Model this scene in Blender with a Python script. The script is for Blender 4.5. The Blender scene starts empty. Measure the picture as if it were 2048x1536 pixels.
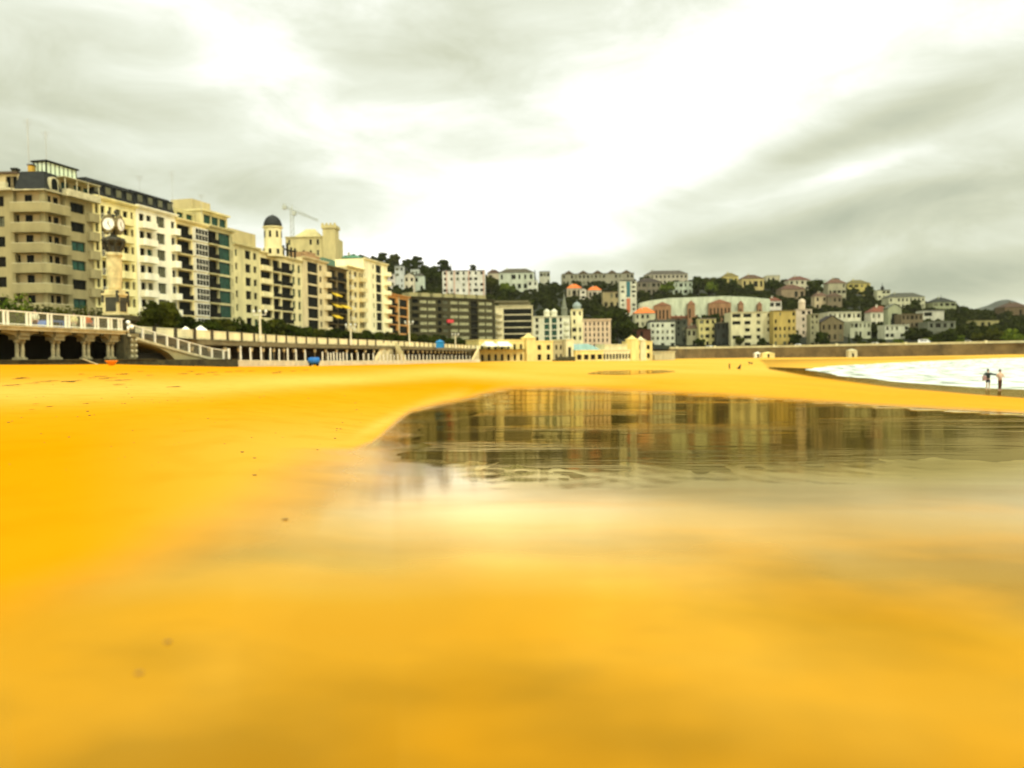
# Seafront beach with wet sand, puddle, promenade, town and hillside - built object by object
SKYK = 9.6      # cloud radiance before the 0.1 background strength
EXPO = .25
# light and dark masses of the cloud deck (column, row, amount, half-width, half-height, tilt in degrees)
CLOUDS = [(930,520,.22,420,45,2),(560,150,.08,200,60,10),(1560,80,.27,400,130,15),(1250,320,.14,230,90,14),(1050,420,.27,370,110,5),(1170,120,.05,120,100,0),(720,240,.16,260,40,3),(480,90,.08,90,60,0),
 (960,100,-.22,110,90,-30),(690,110,-.15,120,60,-20),(300,210,-.14,220,40,5),(300,380,-.22,340,60,0),(20,350,-.16,130,260,0),(600,400,-.08,200,50,-10),(1130,300,-.14,90,22,0),(1000,360,.1,160,30,4),
 (1674,285,-.34,330,36,17),(1715,338,.16,130,15,15),(1810,400,-.42,300,36,9),(1680,475,-.24,360,40,6),(1830,575,-.5,430,60,3),(1250,515,-.2,260,25,5),(60,560,.04,300,80,0)]
HAZE = .00004
import bpy, math, random
import numpy as np
from mathutils import Vector, Matrix, noise
R = random.Random(7)
S = bpy.context.scene
COL = S.collection
# ---------------------------------------------------------------- camera (photo is 2048 x 1536, focal 1600 px)
F = 1600.0
ZE = 3.6                       # eye height above the sea
PITCH, ROLL = math.atan(55/1600), 0.015
fw = Vector((0, math.cos(PITCH), -math.sin(PITCH)))
r0 = Vector((1, 0, 0)); u0_ = r0.cross(fw)
RT = r0*math.cos(ROLL) - u0_*math.sin(ROLL)
UP = u0_*math.cos(ROLL) + r0*math.sin(ROLL)
cam = bpy.data.cameras.new('camera'); camo = bpy.data.objects.new('camera', cam); COL.objects.link(camo)
camo.matrix_world = Matrix(((RT.x, UP.x, -fw.x, 0), (RT.y, UP.y, -fw.y, 0), (RT.z, UP.z, -fw.z, ZE), (0, 0, 0, 1)))
cam.sensor_width = 36; cam.lens = 36*F/2048; cam.clip_start = .05; cam.clip_end = 9000
cam.dof.use_dof = True; cam.dof.focus_distance = 7.5; cam.dof.aperture_fstop = 1.25
S.camera = camo
HV = lambda u: 713 - .015*(u-1024)          # horizon row at column u
def P(u, v, D):
    d = fw + RT*((u-1024)/F) + UP*((768-v)/F)
    k = D/d.y
    return Vector((d.x*k, D, ZE+d.z*k))
def proj(x, y, z):
    p = Vector((x, y, z-ZE)); q = p.dot(fw)
    return 1024+F*p.dot(RT)/q, 768-F*p.dot(UP)/q
def XY(u, D, z):                              # point at depth D and height z that shows in column u
    x = (u-1024)/F*D
    for _ in range(3):
        uu, vv = proj(x, D, z); x += (u-uu)*D/F
    return Vector((x, D, z))
# ---------------------------------------------------------------- materials
def nt(name):
    m = bpy.data.materials.new(name); m.use_nodes = True
    return m, m.node_tree.nodes, m.node_tree.links, m.node_tree.nodes['Principled BSDF']
MATS = {}
def mat(name, col, rough=.8, var=.16, scale=.6, spec=.3, metal=0, bump=0, streak=False):
    if name in MATS: return MATS[name]
    m, N, L, B = nt(name)
    B.inputs['Roughness'].default_value = rough; B.inputs['Metallic'].default_value = metal
    B.inputs['Specular IOR Level'].default_value = spec
    if var > 0:
        g = N.new('ShaderNodeNewGeometry'); n = N.new('ShaderNodeTexNoise'); n.inputs['Scale'].default_value = scale
        n.inputs['Detail'].default_value = 5; n.inputs['Roughness'].default_value = .65
        mp = N.new('ShaderNodeMapping'); mp.inputs['Scale'].default_value = (1, 1, .35 if streak else 1)
        L.new(g.outputs['Position'], mp.inputs[0]); L.new(mp.outputs[0], n.inputs['Vector'])
        mx = N.new('ShaderNodeMix'); mx.data_type = 'RGBA'
        rp = N.new('ShaderNodeMapRange'); rp.inputs[1].default_value = .3; rp.inputs[2].default_value = .7
        L.new(n.outputs['Fac'], rp.inputs[0]); L.new(rp.outputs[0], mx.inputs[0])
        mx.inputs[6].default_value = (*[c*(1-var*1.6) for c in col], 1)
        mx.inputs[7].default_value = (*[min(1, c*(1+var*.5)) for c in col], 1)
        L.new(mx.outputs[2], B.inputs['Base Color'])
        if bump:
            b = N.new('ShaderNodeBump'); b.inputs['Strength'].default_value = bump; b.inputs['Distance'].default_value = .05
            L.new(n.outputs['Fac'], b.inputs['Height']); L.new(b.outputs[0], B.inputs['Normal'])
    else: B.inputs['Base Color'].default_value = (*col, 1)
    MATS[name] = m
    return m
def wall_mat(col): return mat('wall_%d_%d_%d' % tuple(int(c*100) for c in col), col, .85, .2, .35, .15, streak=True)
GLASS = [mat('window_glass_dark', (.005, .006, .003), .35, 0, spec=.07), mat('window_glass_curtain', (.13, .13, .065), .3, .4, 1.5, spec=.2),
         mat('window_glass_green', (.015, .075, .04), .2, .4, 1.2, spec=.25), mat('window_glass_deep', (.010, .008, .003), .4, .4, 1.2, spec=.1), mat('window_blind', (.42, .40, .20), .8, .3, 1.0)]
WHITE = mat('white_paint', (.82, .78, .58), .5, .1, 2)
DARKM = mat('dark_iron', (.012, .012, .008), .6, .2, 2, spec=.1)
SLATE = mat('slate_roof', (.014, .016, .012), .7, .3, 1.2)
STONE = mat('grey_stone', (.22, .2, .1), .9, .35, 1.8)
STONEL = mat('pale_stone', (.55, .5, .28), .85, .25, 1.2)
DSTONE = mat('dark_mossy_stone', (.06, .055, .02), .95, .5, 1.3)
TILE = mat('orange_tile_roof', (.62, .16, .04), .8, .25, 1)
TILEB = mat('brown_tile_roof', (.2, .085, .035), .85, .3, 1)
BARK = mat('bark', (.05, .04, .02), .9, .3, 3)
# ---------------------------------------------------------------- mesh builder
class MB:
    def __init__(s): s.v = []; s.f = []; s.m = []
    def add(s, vs, fs, mi=0, M=None):
        o = len(s.v)
        s.v += [tuple(M @ Vector(p)) if M is not None else tuple(p) for p in vs]
        s.f += [tuple(i+o for i in f) for f in fs]; s.m += [mi]*len(fs)
    def box(s, x0, y0, z0, x1, y1, z1, mi=0, M=None):
        s.add([(x0,y0,z0),(x1,y0,z0),(x1,y1,z0),(x0,y1,z0),(x0,y0,z1),(x1,y0,z1),(x1,y1,z1),(x0,y1,z1)],
              [(3,2,1,0),(4,5,6,7),(0,1,5,4),(1,2,6,5),(2,3,7,6),(3,0,4,7)], mi, M)
    def prism(s, poly, z0, z1, mi=0, M=None):         # counter-clockwise plan outline
        n = len(poly)
        s.add([(x,y,z0) for x,y in poly]+[(x,y,z1) for x,y in poly],
              [tuple(range(n))[::-1], tuple(range(n,2*n))]+[(i,(i+1)%n,n+(i+1)%n,n+i) for i in range(n)], mi, M)
    def lathe(s, prof, n=12, mi=0, M=None, cx=0, cy=0):
        vs = []
        for r, z in prof: vs += [(cx+r*math.cos(2*math.pi*k/n), cy+r*math.sin(2*math.pi*k/n), z) for k in range(n)]
        fs = [(j*n+k, j*n+(k+1)%n, (j+1)*n+(k+1)%n, (j+1)*n+k) for j in range(len(prof)-1) for k in range(n)]
        fs += [tuple(range(n))[::-1], tuple(range((len(prof)-1)*n, len(prof)*n))]
        s.add(vs, fs, mi, M)
    def tube(s, a, b, r, r2=None, n=6, mi=0, M=None):
        a = Vector(a); b = Vector(b); d = (b-a); q = d.to_track_quat('Z', 'Y').to_matrix(); r2 = r if r2 is None else r2
        vs = [a+q@Vector((r*math.cos(2*math.pi*k/n), r*math.sin(2*math.pi*k/n), 0)) for k in range(n)]
        vs += [b+q@Vector((r2*math.cos(2*math.pi*k/n), r2*math.sin(2*math.pi*k/n), 0)) for k in range(n)]
        s.add(vs, [(k,(k+1)%n,n+(k+1)%n,n+k) for k in range(n)]+[tuple(range(n))[::-1], tuple(range(n,2*n))], mi, M)
    def ball(s, c, r, n=8, mi=0, sz=1):
        s.lathe([(max(.001,r*math.sin(math.pi*j/n)), c[2]-r*sz*math.cos(math.pi*j/n)) for j in range(n+1)], n+2, mi, None, c[0], c[1])
    def mesh(s, name, mats):
        me = bpy.data.meshes.new(name); me.from_pydata(s.v, [], s.f)
        for m in (mats if isinstance(mats, (list, tuple)) else [mats]): me.materials.append(m)
        if any(s.m): me.polygons.foreach_set('material_index', s.m)
        me.update(); return me
    def build(s, name, mats, parent=None, M=None, smooth=False):
        me = s.mesh(name, mats)
        if smooth: me.polygons.foreach_set('use_smooth', [True]*len(me.polygons))
        return obj(name, me, parent, M)
def obj(name, me, parent=None, M=None):
    o = bpy.data.objects.new(name, me); COL.objects.link(o)
    if parent is not None: o.parent = parent
    if M is not None: o.matrix_local = M
    return o
def tag(o, label=None, cat=None, group=None, kind=None):
    if label: o['label'] = label
    if cat: o['category'] = cat
    if group: o['group'] = group
    if kind: o['kind'] = kind
    return o
def empty(name, loc, rz=0, label=None, cat=None, group=None):
    o = bpy.data.objects.new(name, None); COL.objects.link(o); o.empty_display_size = .5
    o.location = loc; o.rotation_euler = (0, 0, rz)
    return tag(o, label, cat, group)
def copy_tree(o, kids, parent=None):
    c = o.copy(); COL.objects.link(c)
    if parent is not None: c.parent = parent
    for ch in kids.get(o.name, []): copy_tree(ch, kids, c)
    return c
def kids_of(root):
    k = {}
    def rec(o):
        k[o.name] = list(o.children)
        for c in o.children: rec(c)
    rec(root); return k
def T(x, y, z, rz=0): return Matrix.Translation((x, y, z)) @ Matrix.Rotation(rz, 4, 'Z')
# ---------------------------------------------------------------- facade pieces (local x along the front, viewer at -y)
CACHE = {}
def cached(key, fn):
    if key not in CACHE: CACHE[key] = fn()
    return CACHE[key]
def part(name, key, fn, parent, M): return obj(name, cached(key, fn), parent, M)
def wall_grid(mb, M, W, z0, z1, holes, dep=.4, mi=0):
    xs = sorted(set([0, W]+[round(h[0],3) for h in holes]+[round(h[1],3) for h in holes]))
    zs = sorted(set([z0, z1]+[round(h[2],3) for h in holes]+[round(h[3],3) for h in holes]))
    xs = [x for x in xs if 0 <= x <= W]; zs = [z for z in zs if z0 <= z <= z1]
    vs = [(x, 0, z) for z in zs for x in xs]; nx = len(xs); fs = []
    for j in range(len(zs)-1):
        for i in range(nx-1):
            cx = (xs[i]+xs[i+1])/2; cz = (zs[j]+zs[j+1])/2
            if any(h[0] < cx < h[1] and h[2] < cz < h[3] for h in holes): continue
            fs.append((j*nx+i, j*nx+i+1, (j+1)*nx+i+1, (j+1)*nx+i))
    mb.add(vs, fs, mi, M)
    for h in holes:
        a, b, c, d = h[:4]; e = h[4] if len(h) > 4 else dep
        mb.add([(a,0,c),(b,0,c),(b,0,d),(a,0,d),(a,e,c),(b,e,c),(b,e,d),(a,e,d)], [(0,4,5,1),(1,5,6,2),(2,6,7,3),(3,7,4,0)], mi, M)
def pane_fn(w, h, gi, fr):
    def f():
        mb = MB(); mb.box(-w/2, 0, 0, w/2, .05, h, 0)
        if fr:
            t = .09; n = max(2, int(round(w/.9)))
            for k in range(n+1):
                x = -w/2+k*(w-t)/n; mb.box(x, -.05, 0, x+t, -.004, h, 1)
            for z in (0, h-t): mb.box(-w/2, -.045, z, w/2, -.002, z+t, 1)
        return mb.mesh('window', [GLASS[gi], WHITE if fr == 1 else DARKM])
    return f
def window(parent, M, x, z, w, h, y, gi=None, fr=2):
    if gi is None: gi = R.choice([0, 0, 0, 3, 3, 1, 2])
    w = round(w, 2); h = round(h, 2)
    return part('window', ('w', w, h, gi, fr), pane_fn(w, h, gi, fr), parent, M @ T(x, y-.055, z))
def window_near(parent, M, x, z, w, h, y, gi=0, fm=None):
    o = part('window', ('wn', w, h, gi), lambda: (lambda b: (b.box(-w/2, 0, 0, w/2, .05, h), b.mesh('window', [GLASS[gi]]))[1])(MB()), parent, M @ T(x, y-.055, z))
    def ff():
        b = MB(); t = .09
        for k in range(3):
            xx = -w/2+k*(w-t)/2; b.box(xx, -.06, 0, xx+t, -.003, h)
        for zz in (0, h-t): b.box(-w/2, -.055, zz, w/2, -.002, zz+t)
        return b.mesh('window_frame', [fm or DARKM])
    f = part('window_frame', ('wf', w, h, fm and fm.name), ff, o, T(0, 0, 0))
    return o
def balcony(parent, M, x0, x1, z, dep, kind, wm, ph=1.0, th=.22):
    """kind: s solid parapet, r dark railing, w white railing, n bare slab"""
    w = round(x1-x0, 2)
    def f():
        mb = MB(); c = min(.35, dep*.4)
        poly = [(0,-.003),(0,-dep+c),(c,-dep),(w-c,-dep),(w,-dep+c),(w,-.003)]
        mb.prism(poly, -th, 0, 0)
        if kind == 's':
            q = .13
            inn = [(w-q,-.003),(w-q,-dep+c+.05),(w-c-.05,-dep+q),(c+.05,-dep+q),(q,-dep+c+.05),(q,-.003)]
            ring = poly+inn; n = 6
            vs = [(x,y,-.002) for x,y in ring]+[(x,y,ph) for x,y in ring]
            fs = [(i,i+1,13+i,12+i) for i in range(5)]+[(6+i,7+i,19+i,18+i) for i in range(5)]
            fs += [(12+i,12+i+1,12+10-i,12+11-i) for i in range(5)]
            mb.add(vs, fs, 0)
        elif kind in 'rw':
            pts = poly
            for (a, b), (c2, d) in zip(pts[:-1], pts[1:]):
                mb.tube((a,b+.02,ph), (c2,d+.02,ph), .04, mi=1, n=4); L = math.hypot(c2-a, d-b); k = max(1, int(L/.14))
                if kind == 'r' and abs(b-d) < .01: mb.box(a+.05, b+.03, .04, c2-.05, b+.045, ph-.06, 1)
                for i in range(k): 
                    t = i/k; mb.box(a+(c2-a)*t-.012, b+(d-b)*t+.01, 0, a+(c2-a)*t+.012, b+(d-b)*t+.035, ph, 1)
        return mb.mesh('balcony', [wm, DARKM if kind == 'r' else WHITE])
    return part('balcony', ('b', w, dep, kind, wm.name, ph, th), f, parent, M @ T(x0, 0, z))
def bays(parent, mb, M, W, ztop, zst, fh, spec, wm, near=False, top_off=.55):
    """floors counted down from ztop; spec entries (type, f0, f1, glass or None); returns hole list"""
    holes = []; k = 0
    while True:
        zf = ztop-top_off-(k+1)*fh
        if zf < zst+.8: break
        for sp in spec:
            t, a, b = sp[0], sp[1]*W, sp[2]*W; gi = sp[3] if len(sp) > 3 else None
            if t in ('w', 'W'):
                h0, h1 = (.95, fh-.55) if t == 'w' else (.75, fh-.35)
                holes.append((a, b, zf+h0, zf+h1)); window(parent, M, (a+b)/2, zf+h0, b-a, h1-h0, .4, gi)
            elif t in ('s', 'r', 'x'):                      # balcony with two door-windows
                m = b-a; n = 2 if m > 2.6 else 1
                for j in range(n):
                    c = a+m*(j+.5)/n; ww = min(1.5, m/n*.72)
                    holes.append((c-ww/2, c+ww/2, zf+.06, zf+2.45)); window(parent, M, c, zf+.06, ww, 2.39, .4, gi)
                balcony(parent, M, a, b, zf, 1.35 if t != 'x' else 1.0, {'s':'s','r':'r','x':'w'}[t], wm)
            elif t in ('L', 'l', 'y'):                  # deep loggia with slab and railing
                holes.append((a, b, zf+.02, zf+fh-.35, .6)); window(parent, M, (a+b)/2, zf+.02, b-a, fh-.37, .6, 0 if gi is None else gi, 2)
                balcony(parent, M, a, b, zf+.0, .55, 'r' if t == 'L' else ('s' if t == 'l' else 'n'), wm if t != 'y' else wm, ph=.95)
            elif t == 'g':
                holes.append((a, b, zf+.15, zf+fh-.3)); window(parent, M, (a+b)/2, zf+.15, b-a, fh-.45, .4, gi, 2)
            elif t == 'G':                                   # white-framed glazed gallery standing proud
                def f(w=round(b-a, 2), hh=round(fh-.3, 2)):
                    q = MB(); q.box(-w/2, -.7, 0, w/2, -.01, hh, 1); n = max(2, int(w/.9))
                    q2 = []
                    for rr in range(2):
                        for c in range(n):
                            x = -w/2+.1+c*(w-.1)/n; q.box(x, -.715, .25+rr*(hh-.3)/2, x+(w-.1)/n-.16, -.69, .25+rr*(hh-.3)/2+(hh-.6)/2, 0)
                    return q.mesh('glazed_gallery', [GLASS[0], WHITE])
                part('glazed_gallery', ('G', round(b-a, 2), round(fh-.3, 2)), f, parent, M @ T((a+b)/2, 0, zf))
            elif t == 'p':                                   # round bay
                def f(w=round(b-a, 2), wm=wm):
                    q = MB(); q.lathe([(w/2, -.35), (w/2+.12, -.3), (w/2+.12, .9), (w/2, .95)], 14); return q.mesh('round_balcony', [wm])
                part('round_balcony', ('p', round(b-a, 2), wm.name), f, parent, M @ T((a+b)/2, 0, zf))
        k += 1
        if k > 14: break
    return holes
def cornice(parent, M, W, z, wm, dep=.5, h=.45):
    mb = MB(); mb.box(-.1, -dep, 0, W+.1, -.002, h*.55); mb.box(-.2, -dep-.2, h*.55, W+.2, -.002, h)
    return mb.build('cornice', wm, parent, M @ T(0, 0, z))
def shell(mb, M, W, Dp, z0, z1, mi=0, top=True):       # sides, back and roof slab
    mb.add([(0,0,z0),(W,0,z0),(W,Dp,z0),(0,Dp,z0),(0,0,z1),(W,0,z1),(W,Dp,z1),(0,Dp,z1)],
           [(1,2,6,5),(2,3,7,6),(3,0,4,7)]+([(4,5,6,7)] if top else []), mi, M)
def mansard(parent, M, W, Dp, z, h, m=SLATE, dorm=0, inset=1.2, gl=1):
    mb = MB(); i = inset
    mb.add([(0,0,z),(W,0,z),(W,Dp,z),(0,Dp,z),(.1,i,z+h),(W-.1,i,z+h),(W-.1,Dp-i,z+h),(.1,Dp-i,z+h)],
           [(0,1,5,4),(1,2,6,5),(2,3,7,6),(3,0,4,7),(4,5,6,7)], 0)
    r = mb.build('roof', m, parent, M)
    for k in range(dorm):
        x = W*(k+.5)/dorm
        def f():
            q = MB(); q.box(-.8, -.1, 0, .8, 1.5, 1.6, 0); q.box(-.95, -.25, 1.6, .95, 1.5, 1.75, 0); q.box(-.6, -.13, .2, .6, -.101, 1.4, 1)
            return q.mesh('dormer', [m, GLASS[gl]])
        part('dormer', ('dorm', m.name, gl), f, r, T(x, .25, z+.5))
    return r
# ================================================================ GROUND
PL = lambda u: .0194+.0115*(u-1024)/1600        # fall of the wet sand plane per metre of depth at column u
COLS = {
 -600: [(0,.5),(3,.5),(20,.2),(45,0),(60,0),(9999,0)],
 0: [(0,.6),(3,.56),(6,.5),(12,.42),(25,.25),(48,.04),(60,.0),(9999,0)],
 230: [(0,.6),(3,.58),(6,.54),(12,.5),(25,.37),(50,.17),(64,.12),(90,.15),(9999,.2)],
 460: [(0,.6),(3,.6),(6,.58),(12,.56),(25,.55),(50,.56),(92,.64),(120,.68),(9999,.7)],
 780: [(0,.6),(7.9,.6+7.9*PL(780)),(12,.79),(25,.97),(50,1.12),(120,1.15),(170,1.12),(9999,1.12)],
 1024: [(0,.6),(26.7,.6+26.7*PL(1024)),(50,1.36),(100,1.47),(200,1.5),(260,1.6),(9999,2)],
 1300: [(0,.6),(21.8,.6+21.8*PL(1300)),(50,1.55),(100,2.1),(200,2.3),(300,2.4),(9999,2.5)],
 1540: [(0,.6),(15.8,.6+15.8*PL(1540)),(30,1.4),(60,2.1),(100,2.7),(150,3.15),(200,3.2),(300,3.0),(410,2.6),(9999,2.6)],
 1620: [(0,.6),(14.7,.6+14.7*PL(1620)),(30,1.5),(60,2.3),(100,2.9),(140,3.42),(160,3.61),(185,3.55),(250,3.3),(400,2.7),(9999,2.6)],
 1750: [(0,.6),(12.7,.6+12.7*PL(1750)),(30,1.75),(60,2.7),(90,3.35),(105,3.6),(120,4.2),(200,4.2),(221,3.6),(300,3.2),(395,2.8),(9999,2.6)],
 1900: [(0,.6),(11.6,.6+11.6*PL(1900)),(25,1.6),(50,2.6),(70,3.3),(82,3.6),(100,4.5),(255,4.5),(274,3.6),(380,2.5),(9999,2.5)],
 2048: [(0,.6),(10.6,.6+10.6*PL(2048)),(25,1.75),(45,2.7),(60,3.25),(72,3.6),(90,4.8),(305,4.8),(325,3.6),(355,2.2),(9999,2.2)],
 2600: [(0,.6),(8,.6+8*PL(2600)),(20,1.7),(40,3.0),(52,3.6),(70,5),(330,5),(345,3.6),(360,2.2),(9999,2.2)],
 5000: [(0,.6),(5,.9),(20,2.4),(30,3.6),(50,6),(9999,6)]}
CU = sorted(COLS)
def drop_at(u, D):
    u = min(max(u, CU[0]), CU[-1])
    for a, b in zip(CU[:-1], CU[1:]):
        if a <= u <= b: break
    t = (u-a)/(b-a); r = []
    for c in (a, b):
        pr = COLS[c]
        for (d0, v0), (d1, v1) in zip(pr[:-1], pr[1:]):
            if D <= d1: r.append(v0+(v1-v0)*(D-d0)/(d1-d0)); break
        else: r.append(pr[-1][1])
    return r[0]*(1-t)+r[1]*t
def sand_z(x, y):
    D = max(y, .35*math.hypot(x, y), .01); u = 1024+F*max(-3, min(3, x/D))
    return ZE-drop_at(u, D)
def plane_z(x, y):
    return ZE-(.6+.0194*y+.0115*x)
# the puddle outline as seen: top edge and bottom edge rows by column
TOPE = [(700,905),(740,892),(765,872),(790,848),(820,826),(880,812),(939,800),(994,785),(1030,780),(1080,779),(1200,783),(1400,793),(1600,806),(1800,819),(2048,832),(2600,862)]
BOTE = [(700,905),(740,905),(765,905),(790,915),(850,930),(1000,942),(1250,946),(1500,944),(1700,938),(1900,930),(2048,926),(2600,920)]
def lerp_tab(tab, x):
    if x <= tab[0][0]: return tab[0][1]
    for (a, p), (b, q) in zip(tab[:-1], tab[1:]):
        if x <= b: return p+(q-p)*(x-a)/(b-a)
    return tab[-1][1]
def sst(a, b, x):
    t = min(1, max(0, (x-a)/(b-a))); return t*t*(3-2*t)
def pud_off(x, y, u, v):
    """height of the sand above (+) or under (-) the water film of the puddle"""
    n = noise.noise(Vector((x*1.3, y*.8, 3)))*.6+noise.noise(Vector((x*4, y*2.2, 8)))*.3
    n2 = noise.noise(Vector((x*9, y*5, 1)))*.25
    t = lerp_tab(TOPE, u); b = lerp_tab(BOTE, u)
    e = max((t-v)/7, (v-b)/46, (765-u)/60)             # about -1 deep inside, 0 on the line, + outside
    tip = sst(1000, 780, u)*sst(795, 860, v)
    e += tip*(.25+1.9*noise.noise(Vector((x*.45, y*1.3, 21))))
    amp = .35+.5*sst(-60, 0, v-b)
    return (e*1.0+(n+n2)*amp*1.15)
def grid_sand():
    us = list(np.arange(-300, 2420, 5.2)); th = [math.atan((u-1024)/F) for u in us]
    tl = [math.radians(a) for a in (-180,-165,-150,-135,-120,-105,-90,-80,-70,-62,-55,-50,-46,-43)]
    th = [t for t in tl if t < th[0]-.01]+th+[-t for t in tl[::-1] if -t > th[-1]+.01]
    vr = list(np.arange(2700, 1540, -30))+list(np.arange(1540, 1000, -5))+list(np.arange(1000, 752.5, -1.25))
    Ds = [.05, .15, .3]+[.6*1600/(v-742.5) for v in vr]
    d = Ds[-1]
    while d < 460: d *= 1.02; Ds.append(d)
    Ds += [600, 900, 1400, 2200, 3400]
    nt_, nd = len(th), len(Ds)
    V = np.zeros((nd, nt_, 3)); wet = np.zeros((nd, nt_)); pale = np.zeros((nd, nt_)); film = np.zeros((nd, nt_))
    for j, D in enumerate(Ds):
        for i, t in enumerate(th):
            c = max(math.cos(t), .6); rr = D/c; x = rr*math.sin(t); y = rr*math.cos(t)
            z = sand_z(x, y); w = .75; pl = 0; fl = 0; ee = 0
            if y > .3:
                u = 1024+F*x/y; v = 768-0+F*(ZE-z)/y*1.0-55-.015*(u-1024)   # row of this ground point
                if -400 < u < 2700:
                    if 755 < v < 1040 and y < 40:
                        e = pud_off(x, y, u, v); ee = e; pz = plane_z(x, y)
                        k = sst(60, 10, max(v-lerp_tab(BOTE, u)-30, 0))
                        if u > 600 and abs(z-pz) < .03: z = z+max(-.007, min(.0006, e*.0032-.0008))*k*(sst(620, 740, u))
                        elif e > 0 and z < pz: z = max(z, z)
                    # wetness: glossy on the right of a diagonal, dry on the upper left
                    edge = lerp_tab([(730,1020),(781,930),(800,830),(840,740),(880,700),(950,660),(1000,600),(1100,400),(1180,120),(1280,-150),(1536,-300)], v)
                    nn = noise.noise(Vector((x*.7, y*.5, 5)))
                    w = sst(-240, 240, u-edge+nn*90)*sst(745, 800, v)
                    top = lerp_tab(TOPE, u); 
                    w = w*sst(-14, 2, v-top)
                    w2 = 0                                             # damp margin along the sea
                    m1 = lerp_tab([(1500,700),(1540,738),(1620,752),(1700,763),(1800,776),(1900,784),(2048,796),(2600,830)], u)
                    if u > 1500 and v < m1+8 and D < 330: w2 = sst(3, -4, v-m1)*sst(3.62, 2.2, 0 if D < 30 else (ZE-z))*sst(1.9, 2.6, ZE-z) if v > 712 else 0
                    if u > 1500 and D < 175 and v < m1+3 and (ZE-z) > 1.9: w2 = sst(3, -3, v-m1)
                    w = max(w, .42*w2); fl = max(w2, sst(750, 820, u)*sst(top-2, top+4, v)*sst(95, -8, v-lerp_tab(BOTE, u)+nn*26)*(1-.9*sst(-.1, .7, ee)*sst(1040, 940, u)))
                    # pale (dry) and deep (damp) bands of the upper beach
                    pb = noise.noise(Vector((x*.05, y*.045, 2)))*.5+.5
                    c1 = lerp_tab([(-300,800),(0,785),(400,775),(700,757),(900,745),(1300,765),(2048,800)], u)
                    pl = math.exp(-((v-c1)/(12+14*sst(900,0,u)))**2)*sst(1500, 1000, u)
                    pl = max(pl, sst(1000, 1500, u)*.4, .9*sst(850, 1100, u)*sst(775, 738, v))
                    pl = min(1, pl*(.55+.6*pb))
                    rim = math.exp(-((v-(top-6))/7)**2)*sst(760, 900, u)*sst(1300, 1000, u)
                    rim2 = math.exp(-((v-lerp_tab([(700,880),(780,838),(860,806),(940,786)], u))/12)**2)*sst(640,760,u)*sst(960,900,u)
                    pl = max(pl, .55*sst(100, 700, u)*sst(790, 900, v))
                    pl = min(1.5, pl+.5*max(rim*.6, rim2*sst(900, 840, v)))
            # upper beach relief and footprints
            if D > 9 and w < .5 and y > 9:
                z += .03*noise.noise(Vector((x*.25, y*.25, 0)))*sst(9, 25, D)*(1-w)
            V[j, i] = (x, y, z); wet[j, i] = w; pale[j, i] = pl; film[j, i] = fl
    fs = []
    for j in range(nd-1):
        for i in range(nt_-1): fs.append((j*nt_+i, j*nt_+i+1, (j+1)*nt_+i+1, (j+1)*nt_+i))
    me = bpy.data.meshes.new('sand'); me.from_pydata(V.reshape(-1, 3).tolist(), [], fs)
    me.polygons.foreach_set('use_smooth', [True]*len(fs))
    for nm, a in (('wet', wet), ('pale', pale), ('film', film)):
        at = me.attributes.new(nm, 'FLOAT', 'POINT'); at.data.foreach_set('value', a.reshape(-1))
    me.update(); return me
PUD_EDGE = (.95, .74, .32)
SAND_TINT = (1, .80, .14)
def wet_coat(m, B, rough, nrm, fac, ior, tint, edge=(1, .96, .80), film=None, gain=1.0):
    '''a film of water over the body colour: Fresnel mirror, with a warm tint put into its steep reflections'''
    N = m.node_tree.nodes; L = m.node_tree.links; out = N['Material Output']
    fr = N.new('ShaderNodeFresnel'); fr.inputs['IOR'].default_value = ior; gl = N.new('ShaderNodeBsdfGlossy'); mx = N.new('ShaderNodeMixShader')
    if isinstance(rough, float): gl.inputs['Roughness'].default_value = rough
    else: L.new(rough, gl.inputs['Roughness'])
    if nrm is not None: L.new(nrm, gl.inputs['Normal'])
    tr = N.new('ShaderNodeMapRange'); tr.inputs[1].default_value = .2; tr.inputs[2].default_value = .48; L.new(fr.outputs[0], tr.inputs[0])
    tc_ = N.new('ShaderNodeMix'); tc_.data_type = 'RGBA'; tc_.inputs[6].default_value = (*tint, 1); tc_.inputs[7].default_value = (*edge, 1); L.new(tr.outputs[0], tc_.inputs[0]); L.new(tc_.outputs[2], gl.inputs['Color'])
    gn = N.new('ShaderNodeMath'); gn.operation = 'MULTIPLY'; gn.use_clamp = True; L.new(fr.outputs[0], gn.inputs[0]); gn.inputs[1].default_value = gain
    if film is not None:
        fm_ = N.new('ShaderNodeMix'); fm_.data_type = 'RGBA'; L.new(film, fm_.inputs[0]); L.new(tc_.outputs[2], fm_.inputs[6]); fm_.inputs[7].default_value = (*PUD_EDGE, 1); L.new(fm_.outputs[2], gl.inputs['Color'])
    if fac is not None:
        mm = N.new('ShaderNodeMath'); mm.operation = 'MULTIPLY'; L.new(gn.outputs[0], mm.inputs[0]); L.new(fac, mm.inputs[1]); f = mm.outputs[0]
    else: f = gn.outputs[0]
    L.new(f, mx.inputs[0]); L.new(B.outputs[0], mx.inputs[1]); L.new(gl.outputs[0], mx.inputs[2]); L.new(mx.outputs[0], out.inputs['Surface'])
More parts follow.
